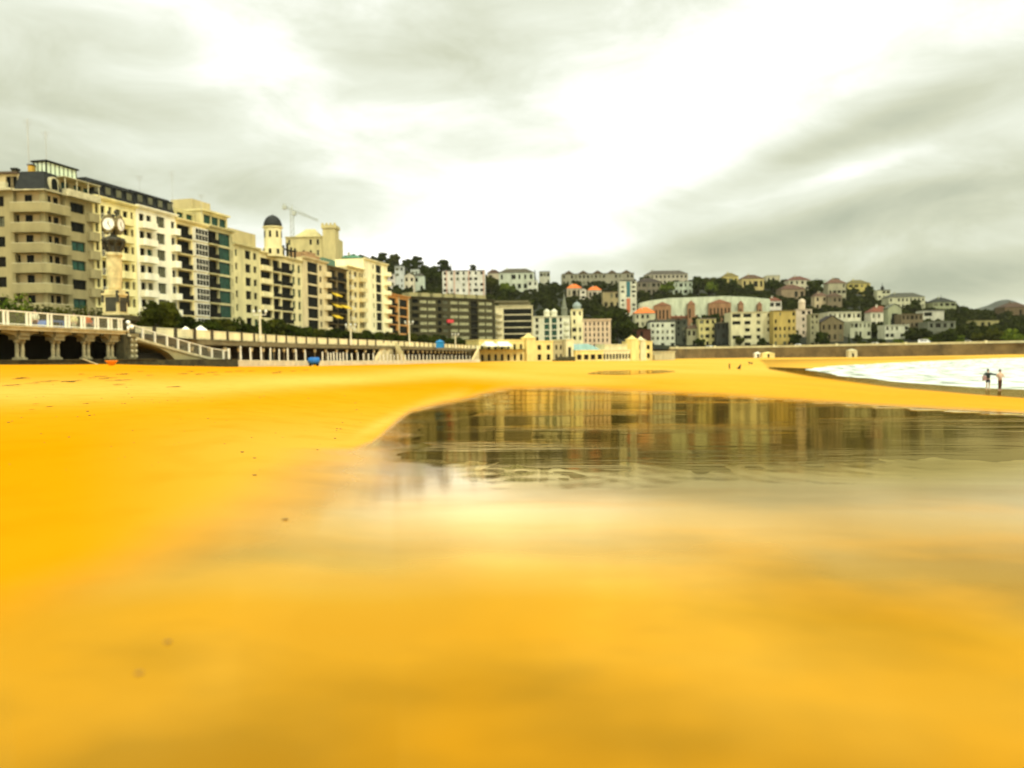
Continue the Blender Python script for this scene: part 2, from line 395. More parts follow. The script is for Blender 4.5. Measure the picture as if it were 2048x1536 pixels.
def sand_material():
    m, N, L, B = nt('wet_and_dry_sand')
    def node(t, **k):
        n = N.new(t)
        for a, b in k.items(): setattr(n, a, b)
        return n
    g = node('ShaderNodeNewGeometry')
    def tex(sc, det, sx=1, sy=1):
        mp = node('ShaderNodeMapping'); mp.inputs['Scale'].default_value = (sx, sy, 1); L.new(g.outputs['Position'], mp.inputs[0])
        n = node('ShaderNodeTexNoise'); n.inputs['Scale'].default_value = sc; n.inputs['Detail'].default_value = det; L.new(mp.outputs[0], n.inputs['Vector']); return n.outputs['Fac']
    def mr(x, a, b, c=0, d=1):
        n = node('ShaderNodeMapRange'); n.inputs[1].default_value = a; n.inputs[2].default_value = b; n.inputs[3].default_value = c; n.inputs[4].default_value = d; L.new(x, n.inputs[0]); return n.outputs[0]
    def mix(f, a, b):
        n = node('ShaderNodeMix', data_type='RGBA')
        if isinstance(f, float): n.inputs[0].default_value = f
        else: L.new(f, n.inputs[0])
        for s, k in ((a, 6), (b, 7)):
            if isinstance(s, tuple): n.inputs[k].default_value = (*s, 1)
            else: L.new(s, n.inputs[k])
        return n.outputs[2]
    def ma(op, a, b):
        n = node('ShaderNodeMath', operation=op)
        for i, s in enumerate((a, b)):
            if isinstance(s, (int, float)): n.inputs[i].default_value = s
            else: L.new(s, n.inputs[i])
        return n.outputs[0]
    wet = node('ShaderNodeAttribute', attribute_name='wet').outputs['Fac']; pale = node('ShaderNodeAttribute', attribute_name='pale').outputs['Fac']
    grain = tex(260, 3); big = tex(.12, 4, 1, .6); mid = tex(1.1, 4, 1, .5)
    dry = mix(mr(big, .35, .65), SAND_DEEP, SAND_MID)
    dry = mix(pale, dry, SAND_PALE)
    dry = mix(mr(tex(2.6, 5, 1, .7), .48, .68, 0, .22), dry, (.40, .175, .0))
    dry = mix(mr(grain, .3, .7, 0, .10), dry, (.42, .19, .002))
    wc = mix(mr(mid, .35, .65), SAND_WET, SAND_WET2)
    bl = tex(1.15, 4, .8, 1)
    wc = mix(mr(bl, .42, .62), wc, SAND_WET3)
    c = mix(wet, dry, wc)
    vo = node('ShaderNodeTexVoronoi'); vo.inputs['Scale'].default_value = 1.3; L.new(g.outputs['Position'], vo.inputs['Vector'])
    foot = ma('MULTIPLY', mr(vo.outputs['Distance'], .10, .26, 1, 0), ma('MULTIPLY', mr(tex(.07, 3), .48, .58), mr(wet, 0, .3, 1, 0)))
    film = node('ShaderNodeAttribute', attribute_name='film').outputs['Fac']
    c = mix(film, c, (.035, .02, .001))
    L.new(c, B.inputs['Base Color'])
    B.inputs['Roughness'].default_value = .95; B.inputs['Specular IOR Level'].default_value = 0
    rough = ma('ADD', mr(film, 0, 1, .075, .045), mr(mid, .35, .65, -.03, .05))
    h = ma('ADD', ma('MULTIPLY', grain, mr(wet, 0, 1, .0022, .00012)), ma('MULTIPLY', foot, -.05))
    h = ma('ADD', h, ma('MULTIPLY', tex(14, 3), mr(wet, 0, 1, .003, .0003)))
    b = node('ShaderNodeBump'); b.inputs['Distance'].default_value = 1; b.inputs['Strength'].default_value = .5; L.new(h, b.inputs['Height']); L.new(b.outputs[0], B.inputs['Normal'])
    wetn = ma('MULTIPLY', wet, mr(tex(.9, 6, .45, 1.5), .38, .6, .72, 1))
    wet_coat(m, B, rough, b.outputs[0], wetn, 1.36, SAND_TINT, film=film, gain=1.8)
    return m
SAND_DEEP = (.56, .222, .0); SAND_MID = (.58, .272, .008); SAND_PALE = (.64, .39, .07)
SAND_WET = (.53, .217, .0); SAND_WET2 = (.42, .170, .0); SAND_WET3 = (.26, .105, .0)
me = grid_sand(); me.materials.append(sand_material())
sand = tag(obj('sand', me), 'yellow beach sand, wet and shining in front, dry towards the promenade', 'sand', kind='structure')
# ---- water materials
def water_mat(name, base, rough, bumps, spec=.5, foam=None, ior=1.33, film=None, edge=(.95, .74, .32)):
    m, N, L, B = nt(name)
    B.inputs['Base Color'].default_value = (*base, 1); B.inputs['Roughness'].default_value = rough
    B.inputs['IOR'].default_value = ior; B.inputs['Specular IOR Level'].default_value = spec
    g = N.new('ShaderNodeNewGeometry'); prev = None
    for sc, sx, sy, dist in bumps:
        mp = N.new('ShaderNodeMapping'); mp.inputs['Scale'].default_value = (sx, sy, 1); L.new(g.outputs['Position'], mp.inputs[0])
        n = N.new('ShaderNodeTexNoise'); n.inputs['Scale'].default_value = sc; n.inputs['Detail'].default_value = 3; L.new(mp.outputs[0], n.inputs['Vector'])
        b = N.new('ShaderNodeBump'); b.inputs['Distance'].default_value = abs(dist); b.inputs['Strength'].default_value = 1; hh = n.outputs['Fac']
        if dist < 0:                      # ripples only in patches
            pn_ = N.new('ShaderNodeTexNoise'); pn_.inputs['Scale'].default_value = .35; pn_.inputs['Detail'].default_value = 3; mq = N.new('ShaderNodeMapping'); mq.inputs['Scale'].default_value = (.5, 1.6, 1); L.new(g.outputs['Position'], mq.inputs[0]); L.new(mq.outputs[0], pn_.inputs['Vector'])
            pr_ = N.new('ShaderNodeMapRange'); pr_.inputs[1].default_value = .48; pr_.inputs[2].default_value = .62; L.new(pn_.outputs['Fac'], pr_.inputs[0]); mu = N.new('ShaderNodeMath'); mu.operation = 'MULTIPLY'; L.new(hh, mu.inputs[0]); L.new(pr_.outputs[0], mu.inputs[1]); hh = mu.outputs[0]
        L.new(hh, b.inputs['Height'])
        if prev: L.new(prev, b.inputs['Normal'])
        prev = b.outputs[0]
    if prev: L.new(prev, B.inputs['Normal'])
    if film:
        B.inputs['Specular IOR Level'].default_value = 0; wet_coat(m, B, rough, prev, None, ior, film, edge)
    if foam:
        mp = N.new('ShaderNodeMapping'); mp.inputs['Scale'].default_value = (1, .35, 1); L.new(g.outputs['Position'], mp.inputs[0])
        n = N.new('ShaderNodeTexNoise'); n.inputs['Scale'].default_value = foam[0]; n.inputs['Detail'].default_value = 6; L.new(mp.outputs[0], n.inputs['Vector'])
        r = N.new('ShaderNodeMapRange'); r.inputs[1].default_value = foam[1]; r.inputs[2].default_value = foam[2]; L.new(n.outputs['Fac'], r.inputs[0])
        mx = N.new('ShaderNodeMix'); mx.data_type = 'RGBA'; mx.inputs[6].default_value = (*base, 1); mx.inputs[7].default_value = (.76, .80, .70, 1); L.new(r.outputs[0], mx.inputs[0])
        L.new(mx.outputs[2], B.inputs['Base Color'])
        r2 = N.new('ShaderNodeMapRange'); r2.inputs[3].default_value = rough; r2.inputs[4].default_value = .8; L.new(r.outputs[0], r2.inputs[0]); L.new(r2.outputs[0], B.inputs['Roughness'])
    return m
# ---- puddle: a film of water lying in the fall of the sand
def pud_mesh():
    us = list(np.arange(640, 2500, 12)); vs = [1120-4*k for k in range(86)]
    V = []; idx = {}
    for j, v in enumerate(vs):
        for i, u in enumerate(us):
            vl = 743.5-.0035*(u-1200)
            D = .6*1600/(max(v, 748)-vl); t = lerp_tab(TOPE, u)
            Dt = .6*1600/(t-4-vl)
            D = min(D, Dt*1.06)
            x = (u-1024)/F*D; z = plane_z(x, D)-.0015
            if D > Dt: z -= .03
            idx[(j, i)] = len(V); V.append((x, D, z))
    fs = [(idx[j,i], idx[j,i+1], idx[j+1,i+1], idx[j+1,i]) for j in range(len(vs)-1) for i in range(len(us)-1)
          if V[idx[j,i]][1] < V[idx[j+1,i]][1]-1e-4 and V[idx[j,i+1]][1] < V[idx[j+1,i+1]][1]-1e-4]
    me = bpy.data.meshes.new('puddle'); me.from_pydata(V, [], fs); me.polygons.foreach_set('use_smooth', [True]*len(fs)); me.update(); return me
me = pud_mesh(); me.materials.append(water_mat('puddle_water', (.025, .015, .001), .07, [(.8, 1, 1.3, .004), (3.5, .5, 2.2, -.005), (10, .35, 2.6, -.0016), (60, 1, .8, .00012)], .75, ior=1.36, film=(.7, .45, .1)))
tag(obj('puddle', me), 'broad shallow puddle on the beach mirroring the hillside', 'puddle', kind='structure')
# small far puddle
def blob_sheet(name, pts, zf, m, label, cat, kind='structure'):
    me = bpy.data.meshes.new(name); me.from_pydata([(p[0], p[1], zf(p)) for p in pts], [], [tuple(range(len(pts)))])
    me.materials.append(m); me.update(); return tag(obj(name, me), label, cat, kind=kind)
def gp(u, v):                                   # ground point seen at (u, v)
    D = 1.5; last = 2
    while D < 420:
        z = ZE-drop_at(u, D); p = XY(u, D, z)
        if proj(*p)[1] <= v: break
        D *= 1.01
    return p
fp = [gp(u, v) for u, v in ((1175,748),(1200,743),(1260,741),(1330,741),(1350,743),(1320,747),(1240,750))]
def up(p): return p[2]+.03
us_ = [1175+k*7 for k in range(26)]; V = []
for u in us_:
    va = lerp_tab([(1175,747.5),(1200,742.5),(1260,741),(1330,741),(1350,743)], u); vb_ = lerp_tab([(1175,748.5),(1240,750),(1320,747),(1350,743.5)], u)
    for k in range(5): p = gp(u, vb_+(va-vb_)*k/4); V.append((p.x, p.y, sand_z(p.x, p.y)+.035))
me = bpy.data.meshes.new('puddle'); me.from_pydata(V, [], [(i*5+k, (i+1)*5+k, (i+1)*5+k+1, i*5+k+1) for i in range(25) for k in range(4)])
me.materials.append(water_mat('far_puddle_water', (.15, .09, .01), .06, [(2, 1, 1, .01)], .6, ior=1.36, film=(.7, .45, .1))); me.update()
tag(obj('puddle', me), 'small far puddle on the sand before the yellow bathhouse', 'puddle', kind='structure')
# ---- sea
def sea():
    near = [(2600,800),(2048,778),(1900,770),(1750,757),(1650,746),(1612,740)]; far = [(1612,739),(1660,733),(1750,728),(1900,721),(2048,715.5),(2600,709)]
    pts = []
    def dd(u, v): return 3.6*1600/max(2, v-HV(u))
    N_ = 60; rows = []
    for k in range(N_):
        u = 1606+(2600-1606)*(k/(N_-1))**1.3
        vn = lerp_tab(sorted(near), u)+2.5; vf = lerp_tab(sorted(far), u)-.8
        a, b = dd(u, vn), dd(u, vf); b = max(b, a+2)
        col = []
        for j in range(70):
            D = a*(b/a)**(j/69); x = (u-1024)/F*D
            w = max(0, noise.noise(Vector((D*.09+x*.03, x*.012, 4))))*.5+.12*noise.noise(Vector((x*.2, D*.3, 2)))
            f = min(1, j/40)*min(1, (69-j)/8)*min(1, k/5)
            col.append((x, D, w*f*.95))
        rows.append(col)
    V = [p for c in rows for p in c]; fs = [(k*70+j, (k+1)*70+j, (k+1)*70+j+1, k*70+j+1) for k in range(N_-1) for j in range(69)]
    me = bpy.data.meshes.new('sea'); me.from_pydata(V, [], fs); me.polygons.foreach_set('use_smooth', [True]*len(fs)); me.update(); return me
me = sea(); me.materials.append(water_mat('sea_water', (.26, .30, .22), .22, [(.5, .5, 1, .22), (3, .6, 1, .03)], .5, foam=(.45, .42, .57)))
tag(obj('sea', me), 'white foaming sea water rolling into the bay', 'sea', kind='structure')
# ---- promenade edge curve in plan, and street deck behind it
EDGE = [(-30,50.5),(0,52),(240,64),(262,66),(266,82),(460,103),(610,133),(800,175),(940,250),(1340,400),(1360,430),(1500,420),(1700,392),(1900,370),(2048,350),(2500,318)]
ZD = 6.1
EP = [XY(u, D, ZD) for u, D in EDGE]
EP[0] = Vector((-60, 47, ZD))
deckm = mat('street_paving', (.16, .15, .09), .9, .2, .8)
mb = MB()
bk = [(min(p.x*3, p.x+500) if p.x < 0 else p.x*1.9+50, p.y*2+250, ZD) for p in EP]
fr = [tuple(p) for p in EP]
n = len(EP)
mb.add(fr+bk, [(i, i+1, n+i+1, n+i) for i in range(n-1)], 0)
tag(mb.build('street', deckm), 'paved seafront street above the beach', 'street', kind='structure')
# ---- hill
SKY = [(300,560),(600,540),(700,520),(760,522),(800,530),(850,548),(900,552),(990,560),(1060,575),(1130,570),(1300,568),(1400,566),(1500,566),(1600,573),(1700,585),(1760,602),(1850,612),(1920,622),(1960,630),(2048,632),(2300,640),(2700,650)]
BASE = [(300,640),(700,680),(1300,690),(2700,686)]
def hill_ends(u):
    Db = lerp_tab([(300,420),(1000,420),(1360,462),(1700,424),(1900,400),(2048,382),(2500,360),(2700,350)], u); Ds = Db+370
    vs = lerp_tab(SKY, u); vb = min(HV(u)-12, lerp_tab(BASE, u))
    return Db, Ds, (HV(u)-vb)/1600*Db, (HV(u)-vs)/1600*Ds
def hill_D(u, v):
    Db, Ds, zb, zs = hill_ends(u); m = (zs-zb)/(Ds-Db); k = (HV(u)-v)/1600
    if k-m > -1e-3: return Ds
    return max(Db, min(Ds+20, (zb-Db*m)/(k-m)))
def hill_z(u, D):
    Db, Ds, zb, zs = hill_ends(u); t = (D-Db)/(Ds-Db)
    return ZE+zb+(zs-zb)*min(t, 1)-max(0, t-1)*20
V = []; us = list(range(300, 2720, 20)); Dk = [-.04, 0, .1, .2, .3, .4, .5, .6, .7, .8, .9, 1, 1.2, 2]
for u in us:
    Db, Ds, zb, zs = hill_ends(u)
    for k in Dk:
        D = Db+(Ds-Db)*k; z = hill_z(u, D)+(noise.noise(Vector((u*.02, k*6, 0)))*1.5 if k > .05 else 0)
        if k < 0: z = ZD-.5
        V.append(((u-1024)/F*D, D, z))
nk = len(Dk)
mb = MB(); mb.add(V, [(i*nk+j, (i+1)*nk+j, (i+1)*nk+j+1, i*nk+j+1) for i in range(len(us)-1) for j in range(nk-1)])
tag(mb.build('hill', mat('hill_undergrowth', (.012, .016, .002), .95, .5, .12), smooth=True), 'dark green hillside rising behind the town', 'hill', kind='structure')
# far mountain, distance haze mixed into its grey-green scrub colour
mb = MB(); V = []; D0 = 3300
prof = [(1890,634),(1920,624),(1950,618),(1975,611),(1992,603),(2003,600),(2016,599),(2028,602),(2048,610),(2080,618),(2140,628),(2300,640)]
for u, v in prof:
    p = P(u, v, D0); V += [(p.x, D0-500, 0), (p.x, D0-220, p.z*.55), tuple(p), (p.x, D0+400, p.z*.5), (p.x, D0+900, 0)]
mb.add(V, [(i*5+j, (i+1)*5+j, (i+1)*5+j+1, i*5+j+1) for i in range(len(prof)-1) for j in range(4)])
tag(mb.build('mountain', mat('hazed_mountain_scrub', (.055, .062, .05), .95, .3, .01), smooth=True), 'distant grey cone-shaped mountain at the horizon', 'mountain', kind='structure')
# ================================================================ SEAFRONT ROW
def uD(u): return 162560/(1400-u)              # depth of the building line at column u
def row_building(name, label, u0, u1, vtop, vu, fh, wcol, spec, Dp=16, roof='flat', rh=2.2, dorm=3, top_off=.55, corn=True, zadd=0):
    zt = P(vu, vtop, uD(vu)).z
    A = XY(u0, uD(u0), 15); B = XY(u1, uD(u1), 15); W = (Vector((B.x, B.y))-Vector((A.x, A.y))).length
    rz = math.atan2(B.y-A.y, B.x-A.x); wm = wall_mat(wcol)
    e = empty(name, (A.x, A.y, ZD), rz, label, 'building', 'seafront buildings'); H = zt-ZD
    mb = MB(); I = Matrix(); holes = bays(e, mb, I, W, H, 0, fh, spec, wm, top_off=top_off)
    wall_grid(mb, I, W, 0, H, holes); shell(mb, I, W, Dp, 0, H)
    mb.build('wall', wm, e)
    if corn: cornice(e, I, W, H-.25, wm)
    if roof == 'mansard': mansard(e, I, W, Dp, H+.25, rh, dorm=dorm, gl=1)
    return e, W, H, wm
CREAM = (.80, .70, .34); WHT = (.90, .85, .60)
e, W, H, wm = row_building('cream_building', 'cream yellow seafront building behind the ornate clock column', 190.5, 276, 393, 196, 3.1, (.90, .80, .36),
    [('w', .06, .13), ('x', .16, .3), ('w', .36, .44), ('s', .5, .84), ('w', .88, .95)], roof='mansard', rh=3.0, dorm=4)
e, W, H, wm = row_building('white_building', 'white seafront building with square bays and a slate mansard, right of the clock', 277, 355.5, 413, 284, 3.1, WHT,
    [('s', .05, .4), ('W', .5, .72, 1), ('s', .86, 1.0)], roof='mansard', rh=2.8, dorm=4)
e, W, H, wm = row_building('gallery_building', 'cream seafront building with dark loggias and white glazed galleries', 356, 417, 438, 360, 3.0, (.78, .66, .30),
    [('L', .03, .46), ('G', .52, .94)])
m2 = T(0, 2.5, H)
mb = MB(); hs = []; 
for a in (.1, .4, .7): hs.append((a*W, a*W+2, .9, 2.2)); window(e, m2, a*W+1, .9, 2, 1.3, .4, 2)
wall_grid(mb, m2, W, 0, 2.9, hs); shell(mb, m2, W, 10, 0, 2.9); mb.build('attic', wall_mat((.5, .45, .2)), e)
e, W, H, wm = row_building('green_glass_building', 'seafront building with green glass bays and thin pale slabs', 418, 469, 452, 424, 3.05, (.55, .5, .24),
    [('L', .02, .40), ('g', .42, .90, 2), ('w', .93, .98)])
mb = MB(); m2 = T(0, 1.2, H); hs = []
for a in (.08, .38, .68): hs.append((a*W, a*W+2.6, .7, 2.5)); window(e, m2, a*W+1.3, .7, 2.6, 1.8, .4, 2)
wall_grid(mb, m2, W, 0, 3.1, hs); shell(mb, m2, W, 11, 0, 3.1); mb.build('attic', wall_mat((.66, .58, .27)), e); q_ = MB(); q_.box(-.3, .6, 4.304, W+.3, 12, 4.7); q_.build('roof_slab', wall_mat((.66, .58, .27)), e, T(0, 0, H-1.2)); q_ = MB(); q_.box(1, 4, 4.7, W*.8, 9, 7.1); q_.build('roof_block', wall_mat((.5, .42, .2)), e, T(0, 0, H-1.2))
e, W, H, wm = row_building('khaki_building', 'khaki seafront building with small square windows beside the green glass one', 469.5, 521, 489, 480, 3.0, (.62, .56, .27),
    [('w', .06, .15), ('W', .44, .66, 0), ('w', .76, .9)])
mb = MB(); m2 = T(0, .8, H); wall_grid(mb, m2, W, 0, 3.4, []); shell(mb, m2, W, 11, 0, 3.4); mb.build('attic', wall_mat((.5, .43, .2)), e)
e, W, H, wm = row_building('domed_building', 'corner building with a domed white turret and rounded dark balconies', 521.5, 606, 507, 540, 3.05, (.76, .67, .34),
    [('l', .02, .26), ('L', .29, .45), ('L', .49, .73), ('W', .75, .82, 2), ('W', .89, .96, 2)], top_off=.9)
# turret with dome
def turret(e, u, vtop, vbase, D, rad, wmat, zloc, dome=SLATE):
    pb = P(u, vbase, D); pt = P(u, vtop, D); inv = Matrix.Translation(e.location) @ Matrix.Rotation(e.rotation_euler[2], 4, 'Z'); q = inv.inverted() @ pb
    h = pt.z-pb.z; M = T(q.x, q.y, q.z)
    mb = MB(); mb.lathe([(rad*1.15, -2), (rad*1.15, 0), (rad, .1), (rad, h*.62), (rad*1.15, h*.63), (rad*1.15, h*.66), (.1, h*.66)], 16)
    t = mb.build('turret', wmat, e, M)
    for k in range(8):
        mb = MB(); a = k*math.pi/4+.2; mb.add([(rad*1.02*math.cos(a+s), rad*1.02*math.sin(a+s), z) for s, z in ((-.13,h*.32),(.13,h*.32),(.13,h*.52),(-.13,h*.52))], [(0,1,2,3)])
        mb.build('turret_window', GLASS[0], t); mb = MB(); mb.add([(rad*1.18*math.cos(a+s), rad*1.18*math.sin(a+s), z) for s, z in ((-.13,-1.4),(.13,-1.4),(.13,-.3),(-.13,-.3))], [(0,1,2,3)]); mb.build('turret_window', GLASS[0], t)
    mb = MB(); mb.lathe([(rad*1.05*math.cos(a*math.pi/16)+.02, h*.66+rad*1.35*math.sin(a*math.pi/16)) for a in range(0, 8)]+[(.12, h*.66+rad*1.4), (.1, h*1.0), (.02, h*1.06)], 16)
    mb.build('dome', dome, t, smooth=True)
turret(e, 546.5, 432, 497, uD(545), 2.05, wall_mat((.76, .67, .34)), 0)
mb = MB()
for k in range(5): mb.box(W*.5+k*1.9, .4, H+.2, W*.5+k*1.9+.35, .8, H+3.0+(k == 2)*.8)
mb.box(W*.5, .4, H+2.0, W*.5+8, .8, H+2.3); mb.build('roof_pergola', DARKM, e)
mb = MB(); mb.box(-2, 4, H, 1.5, 9, H+3.2); mb.box(-.8, 4, H+3.2, 1.3, 8, H+4.6); mb.build('chimney_block', SLATE, e)
e, W, H, wm = row_building('tan_building', 'pinkish tan seafront building banded with long dark windows', 606.5, 656, 515, 612, 3.0, (.66, .55, .29),
    [('g', .2, .62, 0), ('w', .68, .78), ('p', .86, 1.06)])
mb = MB(); mb.box(1, 1, H, W-2, 1.4, H+1.4); mb.box(W*.6, 3, H, W-.5, 8, H+2.6); mb.build('roof_parapet', wall_mat((.35, .22, .1)), e)
e, W, H, wm = row_building('awning_building', 'dark brown seafront building with yellow awnings', 656.5, 695, 533, 662, 3.0, (.16, .12, .05),
    [('L', .06, .42, 0), ('L', .52, .94, 0)])
aw = mat('yellow_awning', (.75, .5, .02), .7, .1)
for k, (f0, f1) in enumerate(((.08,.4),(.1,.4),(.08,.42),(.52,.9),(.1,.42))):
    def f(w=round((f1-f0)*W, 1)):
        q = MB(); q.add([(0,-.02,1),(w,-.02,1),(w,-1.5,.2),(0,-1.5,.2),(0,-.02,.92),(w,-.02,.92),(w,-1.5,.0),(0,-1.5,.0)], [(0,3,2,1),(4,5,6,7),(3,7,6,2),(0,4,7,3),(1,2,6,5)]); return q.mesh('awning', [aw])
    part('awning', ('aw', round((f1-f0)*W, 1)), f, e, T(f0*W, -.6, H-8.2-(k*3.0 if k != 3 else 3.0)))
mb = MB(); mb.box(2, 2, H, W-3, 8, H+2.6); mb.build('roof_block', mat('green_roof', (.10, .2, .12), .6), e)
e, W, H, wm = row_building('balcony_building', 'yellowish seafront building with stacked small balconies beside the blank white facade', 695.5, 729, 533, 700, 3.0, (.72, .6, .28),
    [('x', .1, .3), ('w', .42, .58), ('s', .7, 1.0)])
e, W, H, wm = row_building('blank_white_building', 'bright cream seafront building with a smooth facade and a column of dark windows', 729.5, 776.5, 520, 742, 3.0, (.86, .78, .45),
    [('w', .02, .06), ('w', .36, .42), ('g', .5, .74, 0), ('p', .84, 1.02)])
e, W, H, wm = row_building('orange_building', 'narrow orange and grey seafront building between the cream one and the long dark block', 777, 819, 588, 782, 3.0, (.62, .3, .08),
    [('L', .05, .38, 3), ('g', .52, .92, 0)], top_off=.8)
mb = MB(); mb.box(W*.47, -.12, 0, W*.5, .1, H); mb.box(W*.95, -.12, 0, W+.02, .1, H); mb.build('pier', STONEL, e)
# ---------------------------------------------------------------- grey corner building, at the left
def grey():
    A = XY(95, 124.3, 15); B = XY(190, 134.3, 15); wm = wall_mat((.32, .275, .125)); wl = wall_mat((.56, .45, .22)); rz = math.atan2(B.y-A.y, B.x-A.x)
    W = math.hypot(B.x-A.x, B.y-A.y); z = lambda v: ZE+(727-v)/1600*124.6-ZD
    e = empty('grey_corner_building', (A.x, A.y, ZD), rz, 'grey stone corner building with wrap-round balconies and dark mansard', 'building', 'seafront buildings')
    H = z(382); WA = 26.0
    MA = T(0, 0, 0, -rz) @ T(-WA, 0, 0)          # the side facing the camera, its right end at the corner
    I = Matrix(); fl = [27.2-3.1*i-ZD for i in range(7)]
    mb = MB(); mw = MB(); ha, hb = [], []; ux = lambda u: WA-(95-u)/1600*124.5
    for i, zf in enumerate(fl):
        for (a, b, c, d) in ((ux(-110), ux(-88), .9, 2.3), (ux(-60), ux(-40), .9, 2.3), (ux(-4), ux(14.5), .7, 2.3)):
            ha.append((a, b, zf+c, zf+d)); window_near(e, MA, (a+b)/2, zf+c, b-a, d-c, .4, R.choice([0, 0, 1, 3]))
        # recessed balcony bay
        ha.append((ux(33), WA, zf, zf+2.75 if i else H-.1, .9)); hb.append((0, W*.42, zf, zf+2.75 if i else H-.1, .9))
        hb.append((W*.52, W*.83, zf+.75, zf+2.35)); window_near(e, I, W*.675, zf+.75, W*.31, 1.6, .4, 2 if i in (2, 3, 5) else 0)
        for u in (30, 57) if i % 2 else (57,):
            window_near(e, MA, ux(u)+.0, zf+.1, 1.05, 2.5, .9-.004, R.choice([0, 3, 0, 0]))
        for xx in (1.7, W*.31): window_near(e, I, xx, zf+.1, .85, 2.5, .9-.004, 0)
        # wrap-round balcony: slab and solid parapet following the corner
        x0 = ux(33); a = (MA @ Vector((x0+.02, -.003, 0))); 
        def pl(p): q = MA @ Vector((p[0], p[1], 0)); return (q.x, q.y)
        out = [pl((x0+.02, -.003)), pl((x0+.02, -.95)), pl((WA+.1, -.95)), (-.1, -.95), (W*.42, -.95), (W*.42, -.003)]
        inn = [(W*.42-.14, -.003), (W*.42-.14, -.8), (-.1, -.8), pl((WA+.08, -.8)), pl((x0+.16, -.8)), pl((x0+.16, -.003))]
        q = MB(); q.prism(out, -.3, 0); ring = out+inn; nn = 12
        q.add([(x,y,-.02) for x,y in ring]+[(x,y,1.12) for x,y in ring],
              [(k,k+1,13+k,12+k) for k in range(5)]+[(6+k,7+k,19+k,18+k) for k in range(5)]+[(12+k,13+k,22-k,23-k) for k in range(5)])
        bo = q.build('balcony', wm, e, T(0, 0, zf))
        q = MB(); o2 = [(x, y) for x, y in out]; q.add([(x,y,1.121) for x,y in o2]+[(x,y,1.2) for x,y in o2]+[(x,y,1.2) for x,y in inn[::-1]]+[(x,y,1.121) for x,y in inn[::-1]],
            [(k,k+1,7+k,6+k) for k in range(5)]+[(6+k,7+k,13+k,12+k) for k in range(5)]); q.build('balcony_coping', STONEL, bo)
        balcony(e, I, W*.86, W*1.08, zf, 1.0, 's', wm, ph=1.12, th=.3)
    wall_grid(mb, MA, WA, 0, H, ha); wall_grid(mb, I, W, 0, H, hb)
    # back faces of the recessed bays in lighter stone
    mw.add([tuple(MA @ Vector((ux(33), .9, 0))), (.713, .9, 0), (.713, .9, H), tuple(MA @ Vector((ux(33), .9, H)))], [(0,1,2,3)])
    mw.add([(.713, .9, 0), (W*.42, .9, 0), (W*.42, .9, H), (.713, .9, H)], [(0,1,2,3)])
    mw.build('bay_wall', wl, e)
    a = MA @ Vector((0, 0, 0)); bk1 = (MA @ Vector((0, 22, 0))); bk2 = Vector((W, 20, 0))
    mb.add([tuple(a), (W,0,0), tuple(bk2), tuple(bk1), (a.x,a.y,H), (0,0,H), (W,0,H), (bk2.x,bk2.y,H), (bk1.x,bk1.y,H)], [(1,2,7,6),(2,3,8,7),(3,0,4,8),(4,5,6,7,8)])
    mb.build('wall', wm, e)
    # cornice, mansard over u 37..~140
    mc = MB(); mc.box(ux(-200), -.9, H-.2, ux(36), -.002, H+.1, 0, MA); mc.box(-.3, -.5, H-.2, W*.44, -.002, H-.03); mc.box(ux(36), -.5, H-.2, WA+.45, -.002, H-.03, 0, MA)
    mc.build('cornice', STONEL, e)
    top = z(345); h = top-H
    p = lambda x, y, zz: tuple(MA @ Vector((x, y, zz)))
    mm = MB(); mm.add([p(ux(38),-.3,H-.02), p(WA+.25,-.3,H-.02), (W*.33,-.3,H-.02), (W*.33,6,H-.02), p(ux(38),8,H-.02),
                       p(ux(45),.6,top), p(WA-.3,.6,top), (W*.33,.8,top), (W*.33,6,top), p(ux(45),8,top)],
                      [(0,1,6,5),(1,2,7,6),(2,3,8,7),(3,4,9,8),(4,0,5,9),(5,6,7,8,9)])
    rf = mm.build('roof', SLATE, e)
    q = MB(); n = 9
    for r0_, r1_, m_ in ((.62, .82, 0),):
        pr = [(r1_*math.cos(math.pi*k/n), 1.3+r1_*math.sin(math.pi*k/n)) for k in range(n+1)]+[(-r1_, 0), (r1_, 0)]
        q.add([(x, -.25, zz) for x, zz in pr]+[(x, .9, zz) for x, zz in pr], [tuple(range(n+3))]+[(k,(k+1)%(n+3),n+3+(k+1)%(n+3),n+3+k) for k in range(n+3)], 0)
        pr = [(r0_*math.cos(math.pi*k/n), 1.25+r0_*math.sin(math.pi*k/n)) for k in range(n+1)]+[(-r0_, .1), (r0_, .1)]
        q.add([(x, -.27, zz) for x, zz in pr], [tuple(range(n+3))[::-1]], 1)
    q.build('dormer', [STONEL, GLASS[0]], rf, T(1.75, -.1, H+.1))
    # attic storey to the right of the mansard with terrace
    AT = T(W*.33, .5, H+.1); wa = W*.75; q = MB(); hs = []
    for a0 in (.7, 3.4, 5.6): hs.append((a0, a0+1.7, .5, 2.0)); window_near(e, AT, a0+.85, .5, 1.7, 1.5, .4, 2)
    wall_grid(q, AT, wa, 0, h-.3, hs); shell(q, AT, wa, 7, 0, h-.3); q.build('attic', wm, e)
    q = MB()
    for xx in (.1, 2.6, 5.1, wa-.1): q.tube((xx,-1.3,0), (xx,-1.3,h-.4), .09, mi=0)
    q.box(-.2, -1.5, h-.42, wa+.2, .05, h-.3); q.build('terrace_canopy', STONEL, e, AT)
    balcony(e, I, W*.36, W*1.1, H+.05, 1.2, 's', STONEL, ph=.75, th=.35)
    # left attic and its terrace
    AL = MA @ T(0, 1.2, H); q = MB(); hs = []
